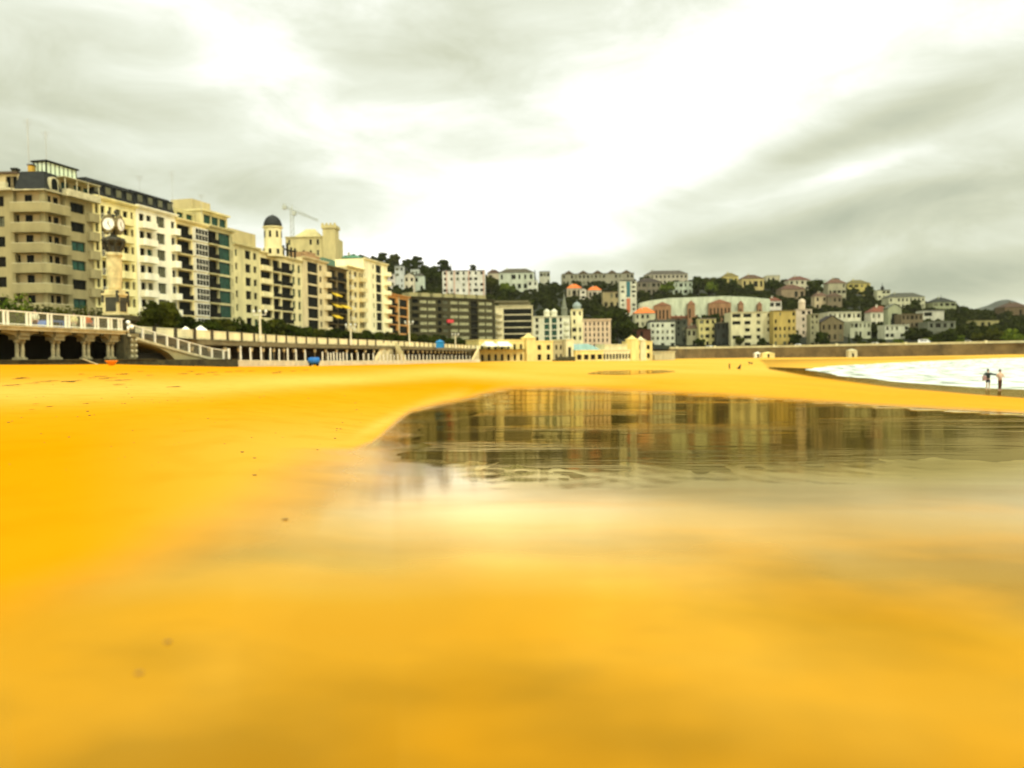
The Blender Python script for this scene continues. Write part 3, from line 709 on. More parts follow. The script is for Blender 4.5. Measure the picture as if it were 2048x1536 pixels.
    for u in (-100, -60, 16, 26): hs.append((ux(u)-.45, ux(u)+.55, .5, 2.3)); window_near(e, AL, ux(u)+.05, .5, 1.0, 1.8, .4, 0)
    wall_grid(q, AL, ux(37), 0, z(348)-H, hs); shell(q, AL, ux(37), 8, 0, z(348)-H); q.build('attic', wl, e)
    q = MB(); q.box(-.2, -.4, 0, ux(37)-.1, 8, .35); q.build('roof', mat('brown_eaves', (.09, .06, .03)), e, AL @ T(0, 0, z(348)-H))
    balcony(e, MA, ux(-60), ux(24), H+.05, 1.0, 's', STONEL, ph=1.0, th=.3)
    # glazed penthouse
    GL = T(1.6, .9, top); pw, pd, ph = W*.62, 2.3, 1.75
    q = MB(); q.box(-.3, -.3, ph, pw+.3, pd+.3, ph+.25); 
    for k in range(8): xx = k*pw/7; q.box(xx-.07, -.02, 0, xx+.07, .12, ph)
    for k in range(4): yy = k*pd/3; q.box(-.02, yy-.07, 0, .1, yy+.07, ph)
    q.box(-.1, -.1, -.3, pw+.1, pd+.1, 0.0)
    g = q.build('penthouse', DARKM, e, GL)
    q = MB(); q.box(.03, .03, .02, pw-.03, pd-.03, ph-.02); q.build('glazing', mat('penthouse_glass', (.62, .72, .48), .1, 0, spec=.8), g)
    q = MB(); q.box(0, 0, 0, .7, .8, 1.1, 0); q.box(-.1, -.1, 1.1, .8, .9, 1.25, 1); q.build('chimney', [mat('ochre_chimney', (.5, .3, .04)), DARKM], e, MA @ T(ux(55), 1.2, top))
    q = MB(); q.box(0, 0, 0, .8, .8, 3.4, 0); q.box(-.1, -.1, 3.4, .9, .9, 3.7, 1); q.build('chimney', [DSTONE, DARKM], e, MA @ T(ux(19), 1.6, H))
grey()
# antennas and crane
def antenna(u, vb, vt, D, label, r=.05):
    b = P(u, vb, D); t = P(u, vt, D)
    e = empty('antenna', b, 0, label, 'antenna'); h = t.z-b.z
    mb = MB(); mb.tube((0,0,-2), (0,0,h), r, r*.6, 5); mb.build('mast', mat('galvanised_steel', (.42, .42, .36), .6, .1), e)
    mb = MB()
    for k in range(5): mb.tube((-.8+.1*k,0,h*(.96-.05*k)), (.8-.1*k,0,h*(.96-.05*k)), .02, n=4)
    mb.tube((0,-.8,h*.9), (0,.8,h*.9), .02, n=4); mb.build('aerial', MATS['galvanised_steel'], e)
antenna(58, 335, 237, 128, 'tall thin antenna mast on the grey corner building', .09)
antenna(93, 328, 262, 131, 'shorter thin antenna mast by the glazed penthouse', .07)
antenna(346, 425, 340, 156, 'thin antenna above the slate mansard of the white building', .05)
antenna(280, 395, 350, 150, 'thin antenna between the cream and white buildings', .04)
antenna(403, 420, 388, 164, 'small aerial over the dark-loggia building', .04)
def crane():
    D = 330; b = P(586, 520, D); t = P(584, 422, D); gs = mat('crane_steel', (.40, .42, .34), .7, .1)
    e = empty('tower_crane', (b.x, b.y, ZD), .0, 'pale tower crane rising behind the domed turret', 'crane')
    h = t.z-ZD
    def truss(mb, a, c, w, n):
        a = Vector(a); c = Vector(c); d = (c-a)/n; s = Vector((w, 0, 0)) if abs(d.z) > abs(d.x) else Vector((0, 0, w)); y = Vector((0, w, 0))
        for o in (s*0, s, y, s+y): mb.tube(a+o, c+o, .09, n=4)
        for k in range(n): mb.tube(a+d*k, a+d*(k+1)+s, .06, n=4); mb.tube(a+d*k+y, a+d*(k+1)+s+y, .06, n=4)
    mb = MB(); truss(mb, (-.6,-.6,0), (-.6,-.6,h), 1.2, 26); mb.build('mast', gs, e)
    j = P(627, 436, D)-Vector((t.x, t.y, t.z)); k = P(568, 413, D)-Vector((t.x, t.y, t.z))
    mb = MB(); truss(mb, (0,0,h), (j.x*1.0, 8, h+j.z), .8, 12); mb.build('jib', gs, e)
    mb = MB(); truss(mb, (0,0,h), (k.x, -2, h+k.z), .8, 4); mb.box(k.x, -2.4, h+k.z-1.5, k.x+1.5, -1, h+k.z); mb.build('counter_jib', gs, e)
    mb = MB(); mb.tube((0,0,h), (0,0,h+2.5), .25, .1); mb.tube((0,0,h+2.5), (j.x*.6,5,h+j.z*.6+.8), .05, n=4); mb.tube((0,0,h+2.5), (k.x,-2,h+k.z+.8), .05, n=4); mb.build('tower_head', gs, e)
    mb = MB(); mb.box(.3, -.8, h-1.8, 1.6, .8, h-.2); mb.build('cab', gs, e)
crane()
# ================================================================ BUILDINGS FACING THE BEACH AND UP THE HILL
def front_building(name, label, u0, u1, vt, vb, D, wcol, cols=None, rows=None, roof='flat', rcol=None, Dp=None, spec=None, fh=None, skew=0, zbase=None, group='houses on the hillside', ww=.5, gl=None, rise=.3, toff=.55, base_extra=4):
    """u0..u1 columns, vt..vb rows of the front at depth D; rows x cols windows"""
    zt = P((u0+u1)/2, vt, D).z; zb = zbase if zbase is not None else P((u0+u1)/2, vb, D).z
    A = XY(u0, D, (zt+zb)/2); B = XY(u1, D+skew, (zt+zb)/2); W = math.hypot(B.x-A.x, B.y-A.y); H = zt-zb
    e = empty(name, (A.x, A.y, zb), math.atan2(B.y-A.y, B.x-A.x), label, 'building' if 'house' not in name else 'house', group)
    wm = wall_mat(wcol); I = Matrix(); Dp = Dp or max(6, min(14, W*.7)); mb = MB()
    if spec: holes = bays(e, mb, I, W, H, 0, fh, spec, wm, top_off=toff)
    else:
        holes = []; cols = cols or max(1, int(W/3.6)); rows = rows or max(1, int(H/3.2)); cw = W/cols; rh = H/rows
        for j in range(rows):
            for i in range(cols):
                if R.random() < .16: continue
                w = round(cw*ww*R.choice([.7,.9,1.1,1.5] if cols < 9 else [1]), 1); w = min(w, cw*.85); a = cw*(i+.5)-w/2; c = rh*j+rh*.28; d = rh*j+rh*.78
                holes.append((a, a+w, c, d)); window(e, I, a+w/2, c, w, d-c, .4, R.choice([0,0,3,3,0,1]) if gl is None else gl, 0)
    wall_grid(mb, I, W, 0, H, holes); shell(mb, I, W, Dp, 0, H)
    mb.add([(0,-.5,-base_extra),(W,-.5,-base_extra),(W,Dp,-base_extra),(0,Dp,-base_extra),(0,-.5,-.02),(W,-.5,-.02),(W,Dp,-.02),(0,Dp,-.02)], [(0,1,5,4),(1,2,6,5),(3,0,4,7),(4,5,6,7)])
    mb.build('wall', wm, e)
    rm = mat('roof_%d_%d_%d' % tuple(int(c*100) for c in rcol), rcol, .85, .3, .8) if rcol else wm
    if roof == 'flat': cornice(e, I, W, H-.3, rm if rcol else wm, .3, .5)
    elif roof == 'hip':
        o = .5; r = W*rise if W < 14 else 14*rise; mb = MB(); t = min(W*.35, Dp*.5)
        mb.add([(-o,-o,H),(W+o,-o,H),(W+o,Dp+o,H),(-o,Dp+o,H),(t,Dp/2,H+r),(W-t,Dp/2,H+r)], [(0,1,5,4),(1,2,5),(2,3,4,5),(3,0,4),(3,2,1,0)])
        rf = mb.build('roof', rm, e); q = MB(); q.box(t, Dp*.35, H+r*.4, t+.7, Dp*.35+.7, H+r+1.0); q.build('chimney', wm, rf)
    elif roof == 'gable':            # gable to the viewer
        o = .4; r = W*rise; mb = MB()
        mb.add([(-o,-o,H-.2),(W/2,-o,H+r),(W+o,-o,H-.2),(-o,Dp,H-.2),(W/2,Dp,H+r),(W+o,Dp,H-.2),(-o,-o,H+.15),(W/2,-o,H+r+.35),(W+o,-o,H+.15),(-o,Dp,H+.15),(W/2,Dp,H+r+.35),(W+o,Dp,H+.15)],
               [(6,7,10,9),(7,8,11,10),(0,3,4,1),(1,4,5,2),(0,1,7,6),(1,2,8,7),(3,0,6,9),(2,5,11,8)]); mb.build('roof', rm, e)
        mb = MB(); mb.add([(0,0,H),(W,0,H),(W/2,0,H+r*.98)], [(0,1,2)]); mb.build('gable', wm, e)
    elif roof == 'mansard': mansard(e, I, W, Dp, H, W*.12 if W < 16 else 2.4, rm, dorm=max(1, int(W/5)))
    return e, W, H, wm, Dp
g0 = 'seafront buildings'
# long dark block
e, W, H, wm, Dp = front_building('long_dark_block', 'long dark olive apartment block with six rows of pale blinds, right of the orange building', 821, 990, 592, 690, 332, (.055, .048, .02),
    spec=[('l', .02, .09, 0), ('w', .11, .19, 4), ('w', .20, .29, 4), ('l', .31, .35, 0), ('w', .37, .43, 1), ('w', .46, .55, 4), ('w', .56, .68, 4), ('L', .70, .78, 3), ('w', .80, .88, 4), ('w', .89, .97, 4)], fh=3.0, zbase=ZD, group=g0, skew=26, Dp=16)
tm = wall_mat((.5, .44, .2)); mb = MB()
for k in range(7):
    a = W*(.03+.135*k); mb.box(a, 3, H, a+W*.1, 9, H+2.1)
mb.build('roof_pavilion', wall_mat((.34, .3, .13)), e)
rd = mat('red_awning', (.6, .05, .05), .7); q = MB(); q.box(0, -1.3, 0, 3.2, -.7, 1.4); q.build('awning', rd, e, T(W*.40, 0, H-10.6))
e, W, H, wm, Dp = front_building('banded_white_block', 'cream apartment block with dark horizontal window bands beside the long dark block', 991, 1066, 612, 690, 372, (.66, .58, .32),
    spec=[('p', .01, .18), ('g', .22, .97, 0)], fh=2.95, zbase=ZD, group=g0, toff=1.0)
mb = MB(); mb.box(W*.1, 2, H, W*.95, 11, H+1.8, 0); mb.box(-1, 1.2, H+1.8, W*.9, 12, H+2.6, 0); mb.build('attic', wall_mat((.16, .14, .07)), e)
e, W, H, wm, Dp = front_building('turreted_white_building', 'pale grey-white seafront building with small roof turrets', 1067, 1140, 633, 692, 385, (.66, .64, .44),
    spec=[('W', .06, .14), ('g', .3, .44, 2), ('g', .5, .64, 2), ('W', .72, .78), ('p', .84, .98)], fh=3.0, zbase=ZD, group=g0, toff=.3)
for f0, hh, dm in ((.38, 2.2, 0), (.58, 2.2, 0), (.86, 3.6, 1)):
    q = MB(); q.lathe([(1.5, 0), (1.5, hh), (1.7, hh+.1), (1.2, hh+.9), (.1, hh+1.6+dm*6), (.02, hh+2+dm*9)] , 10); q.build('turret', wm if not dm else mat('lead_spire', (.16, .17, .11), .8), e, T(W*f0, 2.5, H))
e, W, H, wm, Dp = front_building('cupola_building', 'cream seafront building with a glazed cupola and a pinkish wing', 1143, 1166, 619, 690, 392, (.76, .68, .36), cols=2, rows=5, zbase=ZD, group=g0, roof='flat')
q = MB(); q.lathe([(1.9, 0), (1.9, 1.4), (2.3, 1.6), (2.0, 2.6), (1.0, 3.5), (.1, 4.0), (.05, 5)], 12); q.build('cupola', mat('patinated_lead', (.25, .3, .26), .5), e, T(W*.55, 3, H))
q = MB(); W2 = 13.6; hs = []
for j in range(5):
    for i in range(6): hs.append((.9+i*2.1, 1.7+i*2.1, 1.2+j*2.7, 3.0+j*2.7)); window(e, T(W, 0, 0), 1.3+i*2.1, 1.2+j*2.7, .8, 1.8, .4, 3, 0)
wall_grid(q, T(W, 0, 0), W2, 0, 14.6, hs); shell(q, T(W, 0, 0), W2, 11, 0, 14.6); q.box(W-.2, -.5, 14.6, W+W2+.3, 11, 15.2); q.build('wing', wall_mat((.62, .46, .28)), e)
# green metal roof house and the castle-like building behind the row
e, W, H, wm, Dp = front_building('castle_building', 'big beige castle-like building with a square tower rising behind the row', 572, 672, 474, 560, 300, (.50, .43, .19), cols=7, rows=4, ww=.3, group='buildings behind the seafront row')
q = MB(); q.box(W-4.6, -1, 0, W+.2, 5, H+3.0); q.box(W-5.0, -1.4, H+3.0, W+.6, 5.4, H+4.2)
for k in range(4): q.box(W-4.9+k*1.5, -1.35, H+4.2, W-4.1+k*1.5, -.8, H+4.9)
q.build('tower', wm, e); 
q = MB(); q.add([(W*.15,0,H),(W*.72,0,H),(W*.72,9,H),(W*.15,9,H),(W*.38,3,H+3.4),(W*.55,3,H+3.4)], [(0,1,5,4),(1,2,5),(2,3,4,5),(3,0,4)]); q.build('roof', wm, e)
front_building('green_roofed_building', 'building with a green metal roof peeking over the row', 676, 726, 516, 560, 310, (.4, .36, .2), roof='hip', rcol=(.09, .24, .13), rise=.16, group='buildings behind the seafront row')
# hill houses: name, label, u0, u1, vt, vb, colour, roof, roof colour, cols, rows
W_ = (.80, .76, .52); O_ = (.70, .17, .03); BR = (.20, .08, .035); GR = (.2, .19, .12)
HOUSES = [
 ('pink_white_house','small pinkish-white house left of the grey tower house',767,789,549,572,(.78,.68,.55),'flat',None,2,2),
 ('grey_tower_house','pale blue-grey tower house on the slope',790,808,533,574,(.66,.68,.58),'flat',None,2,4),
 ('gabled_house','cream gabled house between the tower house and the mint one',808,829,552,578,(.8,.7,.45),'gable',GR,2,2),
 ('mint_house','mint white house with one tall window on the wooded slope',826,849,552,580,(.66,.74,.54),'hip',GR,2,2),
 ('attic_house','small white attic house above the mint house',821,838,539,553,(.7,.74,.58),'flat',None,2,1),
 ('white_apartment_block','large white apartment block with reddish columns under dark skyline trees',885,970,541,594,(.82,.78,.60),'flat',(.35,.34,.25),7,5),
 ('ridge_house','low tan-roofed house on the ridge left of the wide mansion',975,1000,546,562,(.6,.5,.3),'hip',BR,2,1),
 ('wide_mansion','wide pale mint mansion with an arched brown roof on the ridge',998,1068,545,578,(.60,.64,.44),'hip',(.24,.2,.1),6,2),
 ('cube_house','small white cube house below the mint mansion',1055,1076,561,584,(.78,.78,.56),'flat',None,2,2),
 ('ridge_block','pale block at the right end of the mansion',1079,1100,543,566,(.58,.56,.38),'flat',GR,3,2),
 ('terrace_block','long grey terrace of apartments with small gables along the ridge',1124,1268,547,568,(.36,.33,.20),'flat',(.2,.17,.1),18,2),
 ('orange_roofed_house','house with a bright orange roof in the trees, left of two',1134,1163,576,592,(.6,.5,.3),'hip',O_,3,1),
 ('orange_roofed_house','house with a bright orange roof beside the tan building',1176,1203,580,596,(.66,.55,.35),'hip',O_,3,1),
 ('white_gabled_house','tiny white gabled house between the two orange roofs',1160,1173,580,596,(.82,.72,.5),'gable',BR,1,2),
 ('tan_hill_building','tan building with a brown upper floor left of the striped tower',1206,1241,583,614,(.44,.34,.13),'flat',BR,3,2),
 ('striped_tower','white striped tower block with teal and red windows',1240,1273,561,628,(.82,.78,.52),'flat',(.06,.06,.05),3,8),
 ('olive_house','grey-brown house right of the striped tower',1274,1322,564,586,(.24,.2,.12),'hip',(.14,.1,.06),5,2),
 ('long_ridge_block','long cream ridge block with grey roofs',1292,1376,548,566,(.52,.46,.30),'hip',(.24,.2,.13),10,2),
 ('mint_villa','pale mint villa below the long ridge block',1339,1385,564,586,(.55,.62,.42),'flat',None,5,2),
 ('yellow_ridge_house','small yellow house on the tree line',1446,1477,553,566,(.66,.52,.12),'hip',(.5,.38,.08),3,1),
 ('brown_ridge_house','yellow house with a brown roof right of the small yellow one',1484,1528,557,576,(.6,.46,.14),'hip',(.28,.14,.06),4,1),
 ('cream_ridge_house','cream house on the crest with a dark chimney',1533,1560,551,566,(.62,.56,.32),'flat',None,3,1),
 ('red_gabled_house','cream house with a slanted red roof on the crest',1578,1621,560,578,(.62,.56,.34),'hip',(.4,.15,.08),4,2),
 ('mint_block','pale mint block on the crest right of the slanted red roof',1623,1652,561,580,(.55,.64,.46),'flat',None,4,2),
 ('crest_house','tan house with a dull red roof on the crest',1656,1692,566,598,(.44,.4,.22),'hip',(.42,.2,.1),4,3),
 ('yellow_crest_house','bright yellow house at the right of the crest',1696,1741,567,584,(.62,.5,.1),'hip',(.42,.34,.07),4,2),
 ('red_brown_house','wide house with a rusty hipped roof on the dark slope',1563,1610,578,596,(.34,.24,.12),'hip',(.34,.14,.06),4,1),
 ('small_cream_house','small cream house with a red roof on the dark slope',1629,1655,592,616,(.62,.48,.24),'hip',(.4,.2,.1),2,2),
 ('tan_slope_house','brownish tan house beside the small cream one',1656,1684,593,618,(.26,.2,.1),'hip',(.26,.14,.06),3,2),
 ('crest_mansion','cream mansion with a dark cap at the left of the falling crest',1755,1781,580,604,(.66,.64,.36),'flat',(.06,.07,.06),3,3),
 ('crest_terrace','long pale terrace of houses along the falling crest',1778,1850,594,614,(.62,.60,.34),'hip',(.2,.2,.13),9,2),
 ('spired_house','dark-roofed house with a little spire at the end of the crest',1866,1912,604,622,(.36,.38,.18),'hip',(.07,.08,.05),4,2),
 ('red_spire_house','white house with a small red pyramid roof',1536,1563,602,628,(.84,.76,.56),'hip',(.5,.14,.05),2,2),
 ('orange_top_house','cream house with an orange roof above the white seafront villa',1270,1311,626,652,(.62,.58,.32),'hip',O_,4,2),
 ('brick_house','dark red-brown house behind the bathhouse towers',1265,1302,659,692,(.12,.035,.015),'flat',None,3,2),
 ('white_villa','white villa with pale green windows right of the bathhouse',1301,1350,645,692,(.70,.72,.50),'mansard',GR,5,4),
 ('grey_glass_building','dark grey-green tall building beside the white villa',1351,1375,640,694,(.07,.08,.05),'flat',None,2,5),
 ('olive_villa','olive house with brown roofs left of the yellow block',1374,1402,657,692,(.38,.36,.18),'hip',(.26,.15,.07),3,2),
 ('yellow_block','pale yellow block with a pinkish top floor',1398,1432,637,690,(.72,.62,.20),'flat',(.7,.6,.45),3,4),
 ('dark_glass_building','dark glass office building with a pale top band',1433,1490,645,694,(.035,.04,.03),'flat',(.4,.38,.2),6,3),
 ('big_cream_building','big cream stepped building with dark ribbon windows',1462,1550,624,692,(.78,.72,.38),'flat',None,4,5),
 ('ochre_building','ochre yellow building with ornate top beside the cream one',1547,1592,621,690,(.58,.42,.08),'flat',(.66,.5,.16),5,5),
 ('pink_cream_building','pinkish cream building with a round turret top',1590,1624,619,668,(.78,.62,.40),'flat',None,3,4),
 ('olive_tower_building','tall olive building at the edge of the dark wood',1621,1638,628,690,(.34,.32,.16),'flat',None,2,6),
 ('brown_gabled_house','dark brown gabled house among the trees',1642,1687,645,680,(.22,.17,.07),'gable',(.08,.05,.03),4,2),
 ('stepped_white_building','stepped white building on the lower slope',1656,1722,624,668,(.70,.66,.42),'flat',None,7,3),
 ('low_mint_building','low pale green building in front of the stepped white one',1700,1742,643,672,(.55,.56,.34),'flat',None,5,2),
 ('red_roofed_villa','white villa with a big orange-red roof',1742,1785,624,652,(.80,.74,.48),'hip',(.58,.16,.06),4,2),
 ('arched_window_house','grey-green house with one great arched window',1776,1803,616,662,(.40,.42,.22),'gable',(.4,.42,.24),1,1),
 ('white_terrace_house','white terraced house below the arched window',1770,1818,650,674,(.72,.72,.48),'flat',None,5,2),
 ('tall_brown_house','tall brown house with narrow bays',1803,1846,628,668,(.20,.15,.07),'flat',None,5,3),
 ('modern_white_house','modern house of stacked white slabs',1846,1888,621,648,(.62,.60,.42),'flat',(.7,.68,.5),2,2),
 ('slate_grey_house','flat grey house in front of the white slab house',1856,1911,643,672,(.20,.21,.13),'flat',(.55,.55,.38),4,2),
 ('meadow_house','low yellow-green building before the mountain',1946,1998,640,656,(.44,.38,.12),'flat',(.3,.28,.09),4,1),
 ('rust_roofed_house','rusty brown house at the right edge',2010,2060,614,634,(.18,.12,.05),'hip',(.24,.12,.05),4,1),
]
def mute(c, k=.15, g=.74):
    m = sum(c)/3; t = (m*1.08, m*1.04, m*.8); return tuple(round((a*(1-k)+b*k)*g, 3) for a, b in zip(c, t))
for h in HOUSES:
    nm, lb, u0, u1, vt, vb, c, rf, rc, nc, nr = h
    c = mute(c); rc = (mute(rc, .1, .3) if rc != O_ else rc) if rc else None
    vbb = vb+4; D = hill_D((u0+u1)/2, min(vbb, HV(u0)-13))
    e, W, H, wm, Dp = front_building(nm, lb, u0, u1, vt, vbb, D, c, nc, nr, rf, rc, base_extra=7)
    if nm == 'striped_tower':
        for k, cc in ((0, (.02,.12,.12)), (1, (.5,.14,.05))):
            q = MB(); q.box(W*.4, -.2, H*.1 if k else H*.55, W*.62, -.01, H*.5 if k else H*.97); q.build('window_strip', mat('strip_%d' % k, cc, .4), e)
    if nm == 'terrace_block':
        for k in range(5):
            q = MB(); a = W*(.02+.2*k); w = W*.15; q.add([(a,-.6,H),(a+w,-.6,H),(a+w/2,-.6,H+3.2),(a,9,H),(a+w,9,H),(a+w/2,9,H+3.2)], [(0,1,2),(0,2,5,3),(2,1,4,5)]); q.build('gable_roof', mat('dark_brown_tiles', (.09, .06, .03), .9), e)
    if nm in ('spired_house', 'crest_mansion'):
        q = MB(); q.lathe([(1.6,-1),(1.6,1.6),(2,1.7),(.3,4.2),(.1,6.5)], 8); q.build('spire', SLATE, e, T(W*.5, Dp*.4, H+.3))
    if nm == 'arched_window_house':
        q = MB(); n = 9; r = W*.3; pr = [(r*math.cos(math.pi*k/n), H*.5+r*math.sin(math.pi*k/n)) for k in range(n+1)]+[(-r, H*.12), (r, H*.12)]
        q.add([(W/2+x, -.06, z) for x, z in pr]+[(W/2+x, .1, z) for x, z in pr], [tuple(range(n+3))[::-1]]+[(k,(k+1)%(n+3),n+3+(k+1)%(n+3),n+3+k) for k in range(n+3)]); q.build('arched_window', GLASS[0], e)
    if nm == 'pink_cream_building':
        q = MB(); q.lathe([(2,-.5),(2,4),(2.3,4.2),(1.5,6),(.1,6.6)], 12); q.build('turret', wm, e, T(W*.55, 4, H))
    if nm == 'white_apartment_block':
        for k in (.1, .28, .62, .97): q = MB(); q.box(W*k-.35, -.5, 0, W*k+.35, -.004, H); q.build('column', wall_mat((.6,.36,.24)), e)
# the long pale curved terrace wall with orange pavilions (palace terrace)
D = hill_D(1400, 650)-6
def palace():
    e = empty('curved_palace', XY(1280, D, 20)-Vector((0,0,20))+Vector((0,0,P(1400,650,D).z)), 0, 'long pale palace wing with a gently arched top and orange brick pavilions', 'building', 'houses on the hillside')
    z0 = P(1400, 650, D).z; x0 = e.location.x; n = 26; V = []; top = [(1280,606),(1300,601),(1340,596),(1400,594),(1450,592),(1500,594),(1540,598)]
    for k in range(n+1):
        u = 1280+260*k/n; p = P(u, lerp_tab(top, u), D); V += [(p.x-x0, 0, -4), (p.x-x0, 0, p.z-z0), (p.x-x0, 9, p.z-z0), (p.x-x0, 9, -4)]
    mb = MB(); mb.add(V, [(k*4+j, k*4+4+j, k*4+5+j, k*4+1+j) for k in range(n) for j in range(3)]+[(0,1,2,3)])
    mb.build('wall', wall_mat((.50, .53, .34)), e)
    bm = wall_mat((.30, .16, .07))
    for u0, u1, vt in ((1309,1342,607),(1376,1390,604),(1418,1462,602),(1478,1487,604),(1516,1524,606)):
        a = P(u0, vt, D-3); b = P(u1, vt, D-3); q = MB(); w = b.x-a.x; h = a.z-z0; q.box(0, 0, -3, w, 3.0, h*.9, 0); q.add([(-.3,-.3,h*.9),(w+.3,-.3,h*.9),(w+.3,3,h*.9),(-.3,3,h*.9),(w/2,1.3,h*1.08)], [(0,1,4),(1,2,4),(2,3,4),(3,0,4)], 1)
        for k in range(max(1, int(w/2.4))): q.box(.6+k*2.4, -.05, h*.3, 1.6+k*2.4, -.003, h*.7, 2)
        q.build('pavilion', [bm, TILEB, GLASS[0]], e, T(a.x-x0, -3.004, 0))
    for k in range(24):
        window(e, Matrix(), 3+k*(V[-1][0]-6)/23, 5.2, 1.2, 1.5, .0, 3, 0)
palace()
# long rusty roof below the palace
front_building('rust_roofed_hall', 'low hall with a long rusty red roof under the palace', 1308, 1395, 634, 650, hill_D(1350, 655), (.16, .08, .04), 8, 1, 'hip', (.26, .09, .04))
# ================================================================ BATHHOUSE
YEL = wall_mat((.76, .62, .22)); YEL2 = wall_mat((.66, .60, .33)); TEAL = mat('teal_roof_glass', (.22, .36, .30), .25)
def bath():
    Dl = 268; Dr = 318
    A = XY(958, Dl, 5); B = XY(1312, Dr, 5); W = math.hypot(B.x-A.x, B.y-A.y); rz = math.atan2(B.y-A.y, B.x-A.x)
    zb = ZE-2.35; e = empty('yellow_bathhouse', (A.x, A.y, zb), rz, 'yellow beach bathhouse with pointed towers, arches and teal glass roof', 'building')
    def lx(u): 
        for k in range(400):
            t = k/400; p = A.lerp(B, t)
            if proj(p.x, p.y, 4)[0] >= u: return t*W
        return W
    def hz(u, v): t = lx(u)/W; D = Dl+(Dr-Dl)*t; return ZE+(HV(u)-v)/1600*D-zb
    def block(nm, u0, u1, vt, m, rows, y=0, dp=8, glass=0, arch=False, pitch=None):
        a, b = lx(u0), lx(u1); h = hz((u0+u1)/2, vt); q = MB(); w = b-a; hs = []; M = T(a, y, 0); zt = [(.12*h, .4*h), (.6*h, .84*h)] if rows == 2 else [(.2*h, .68*h)]
        n = pitch or max(1, int(w/3.6))
        for i in range(n):
            for c, d in zt:
                ww = w/n*(.42 if not arch else .7); x = (i+.5)*w/n; hs.append((x-ww/2, x+ww/2, c, d)); window(e, M, x, c, ww, d-c, .4, glass, 0)
        wall_grid(q, M, w, 0, h, hs); shell(q, M, w, dp, 0, h); q.box(a-.15, y-.25, h, b+.15, y+dp, h+.35); q.build(nm, m, e)
        return a, b, h
    block('wing', 960, 1050, 681, YEL, 2, .6, pitch=7)
    block('block', 1069, 1106, 683, YEL, 2, 0, pitch=2)
    block('recess', 1106.5, 1134, 683, wall_mat((.42, .36, .18)), 2, 2.2, pitch=3)
    block('hall', 1134.5, 1150, 680, YEL2, 1, .8, pitch=1)
    a, b, h = block('arcade', 1150.5, 1205, 702, YEL, 1, -.2, 10, 3, True, pitch=4)
    q = MB(); n = 14; rr = hz(1178, 689)-h
    for yy in (1, 9): pass
    V = []
    for k in range(n+1):
        t = math.pi*k/n; V += [(a-1+(b-a+2)*k/n, .6, h+.3), (a-1+(b-a+2)*k/n, 2.2, h+.35+rr*math.sin(t)), (a-1+(b-a+2)*k/n, 9, h+.35+rr*math.sin(t))]
    q.add(V, [(k*3+j, k*3+3+j, k*3+4+j, k*3+1+j) for k in range(n) for j in range(2)]); q.build('glass_roof', TEAL, e)
    block('colonnade', 1205.5, 1262, 701, YEL2, 1, 0, 8, 0, True, pitch=9)
    block('upper_storey', 1215, 1262, 690, YEL2, 1, 1.6, 5, 0, False, pitch=6)
    block('block', 1273, 1304, 684, YEL, 2, 0, 8, pitch=2)
    def tower(u0, u1, vt, m=YEL):
        a, b = lx(u0), lx(u1); w = b-a; h = hz((u0+u1)/2, vt); q = MB(); q.box(a, -.6, 0, b, 2.4, h*.84); q.box(a-.2, -.8, h*.84, b+.2, 2.6, h*.88)
        c = (a+b)/2; q.add([(a+.1,-.5,h*.88),(b-.1,-.5,h*.88),(b-.1,2.3,h*.88),(a+.1,2.3,h*.88),(a+.75,-.1,h*.92),(b-.75,-.1,h*.92),(b-.75,1.9,h*.92),(a+.75,1.9,h*.92),(c,.9,h*1.04)],
              [(0,1,5,4),(1,2,6,5),(2,3,7,6),(3,0,4,7),(4,5,8),(5,6,8),(6,7,8),(7,4,8)]); q.build('tower', m, e)
    tower(1051, 1068, 668); tower(1260, 1272.5, 672); tower(1279, 1289, 674, YEL2)
    # white tent-like awnings before the left wing
    am = mat('white_canvas', (.86, .82, .62), .8, .06)
    for u0, u1 in ((962,985),(988,1015)):
        a, b = lx(u0), lx(u1); h = hz(u0, 692); q = MB(); q.add([(a,-3,h),(b,-3,h),(b,.3,h),(a,.3,h),(a+.8,-1.2,h+1.5),(b-.8,-1.2,h+1.5),(a,-3,h-.25),(b,-3,h-.25)], [(0,1,5,4),(1,2,5),(2,3,4,5),(3,0,4),(6,7,1,0)]); q.build('awning', am, e)
    q = MB()
    for k in range(9): x = W*.62+k*1.3-14; q.ball((x, 1, hz(1140,690)+.9+.5*math.sin(k)), .8, 6)
    a = lx(1310); q2 = MB(); q2.box(0, 0, 0, 14, 6, 3.2); q2.box(1, -1, 0, 5, -.002, 2.2); q2.box(-.3, -.3, 3.2, 14.3, 6.3, 3.6); q2.build('low_annexe', wall_mat((.5, .45, .24)), e, T(W+.3, 3, 0))
    # access ramp base on the sand
    q = MB(); q.box(lx(1100), -4, 0, lx(1136), -.9, .9); q.box(lx(1100), -4.1, .9, lx(1136), -3.9, 2.0); q.build('ramp', DSTONE, e)
bath()
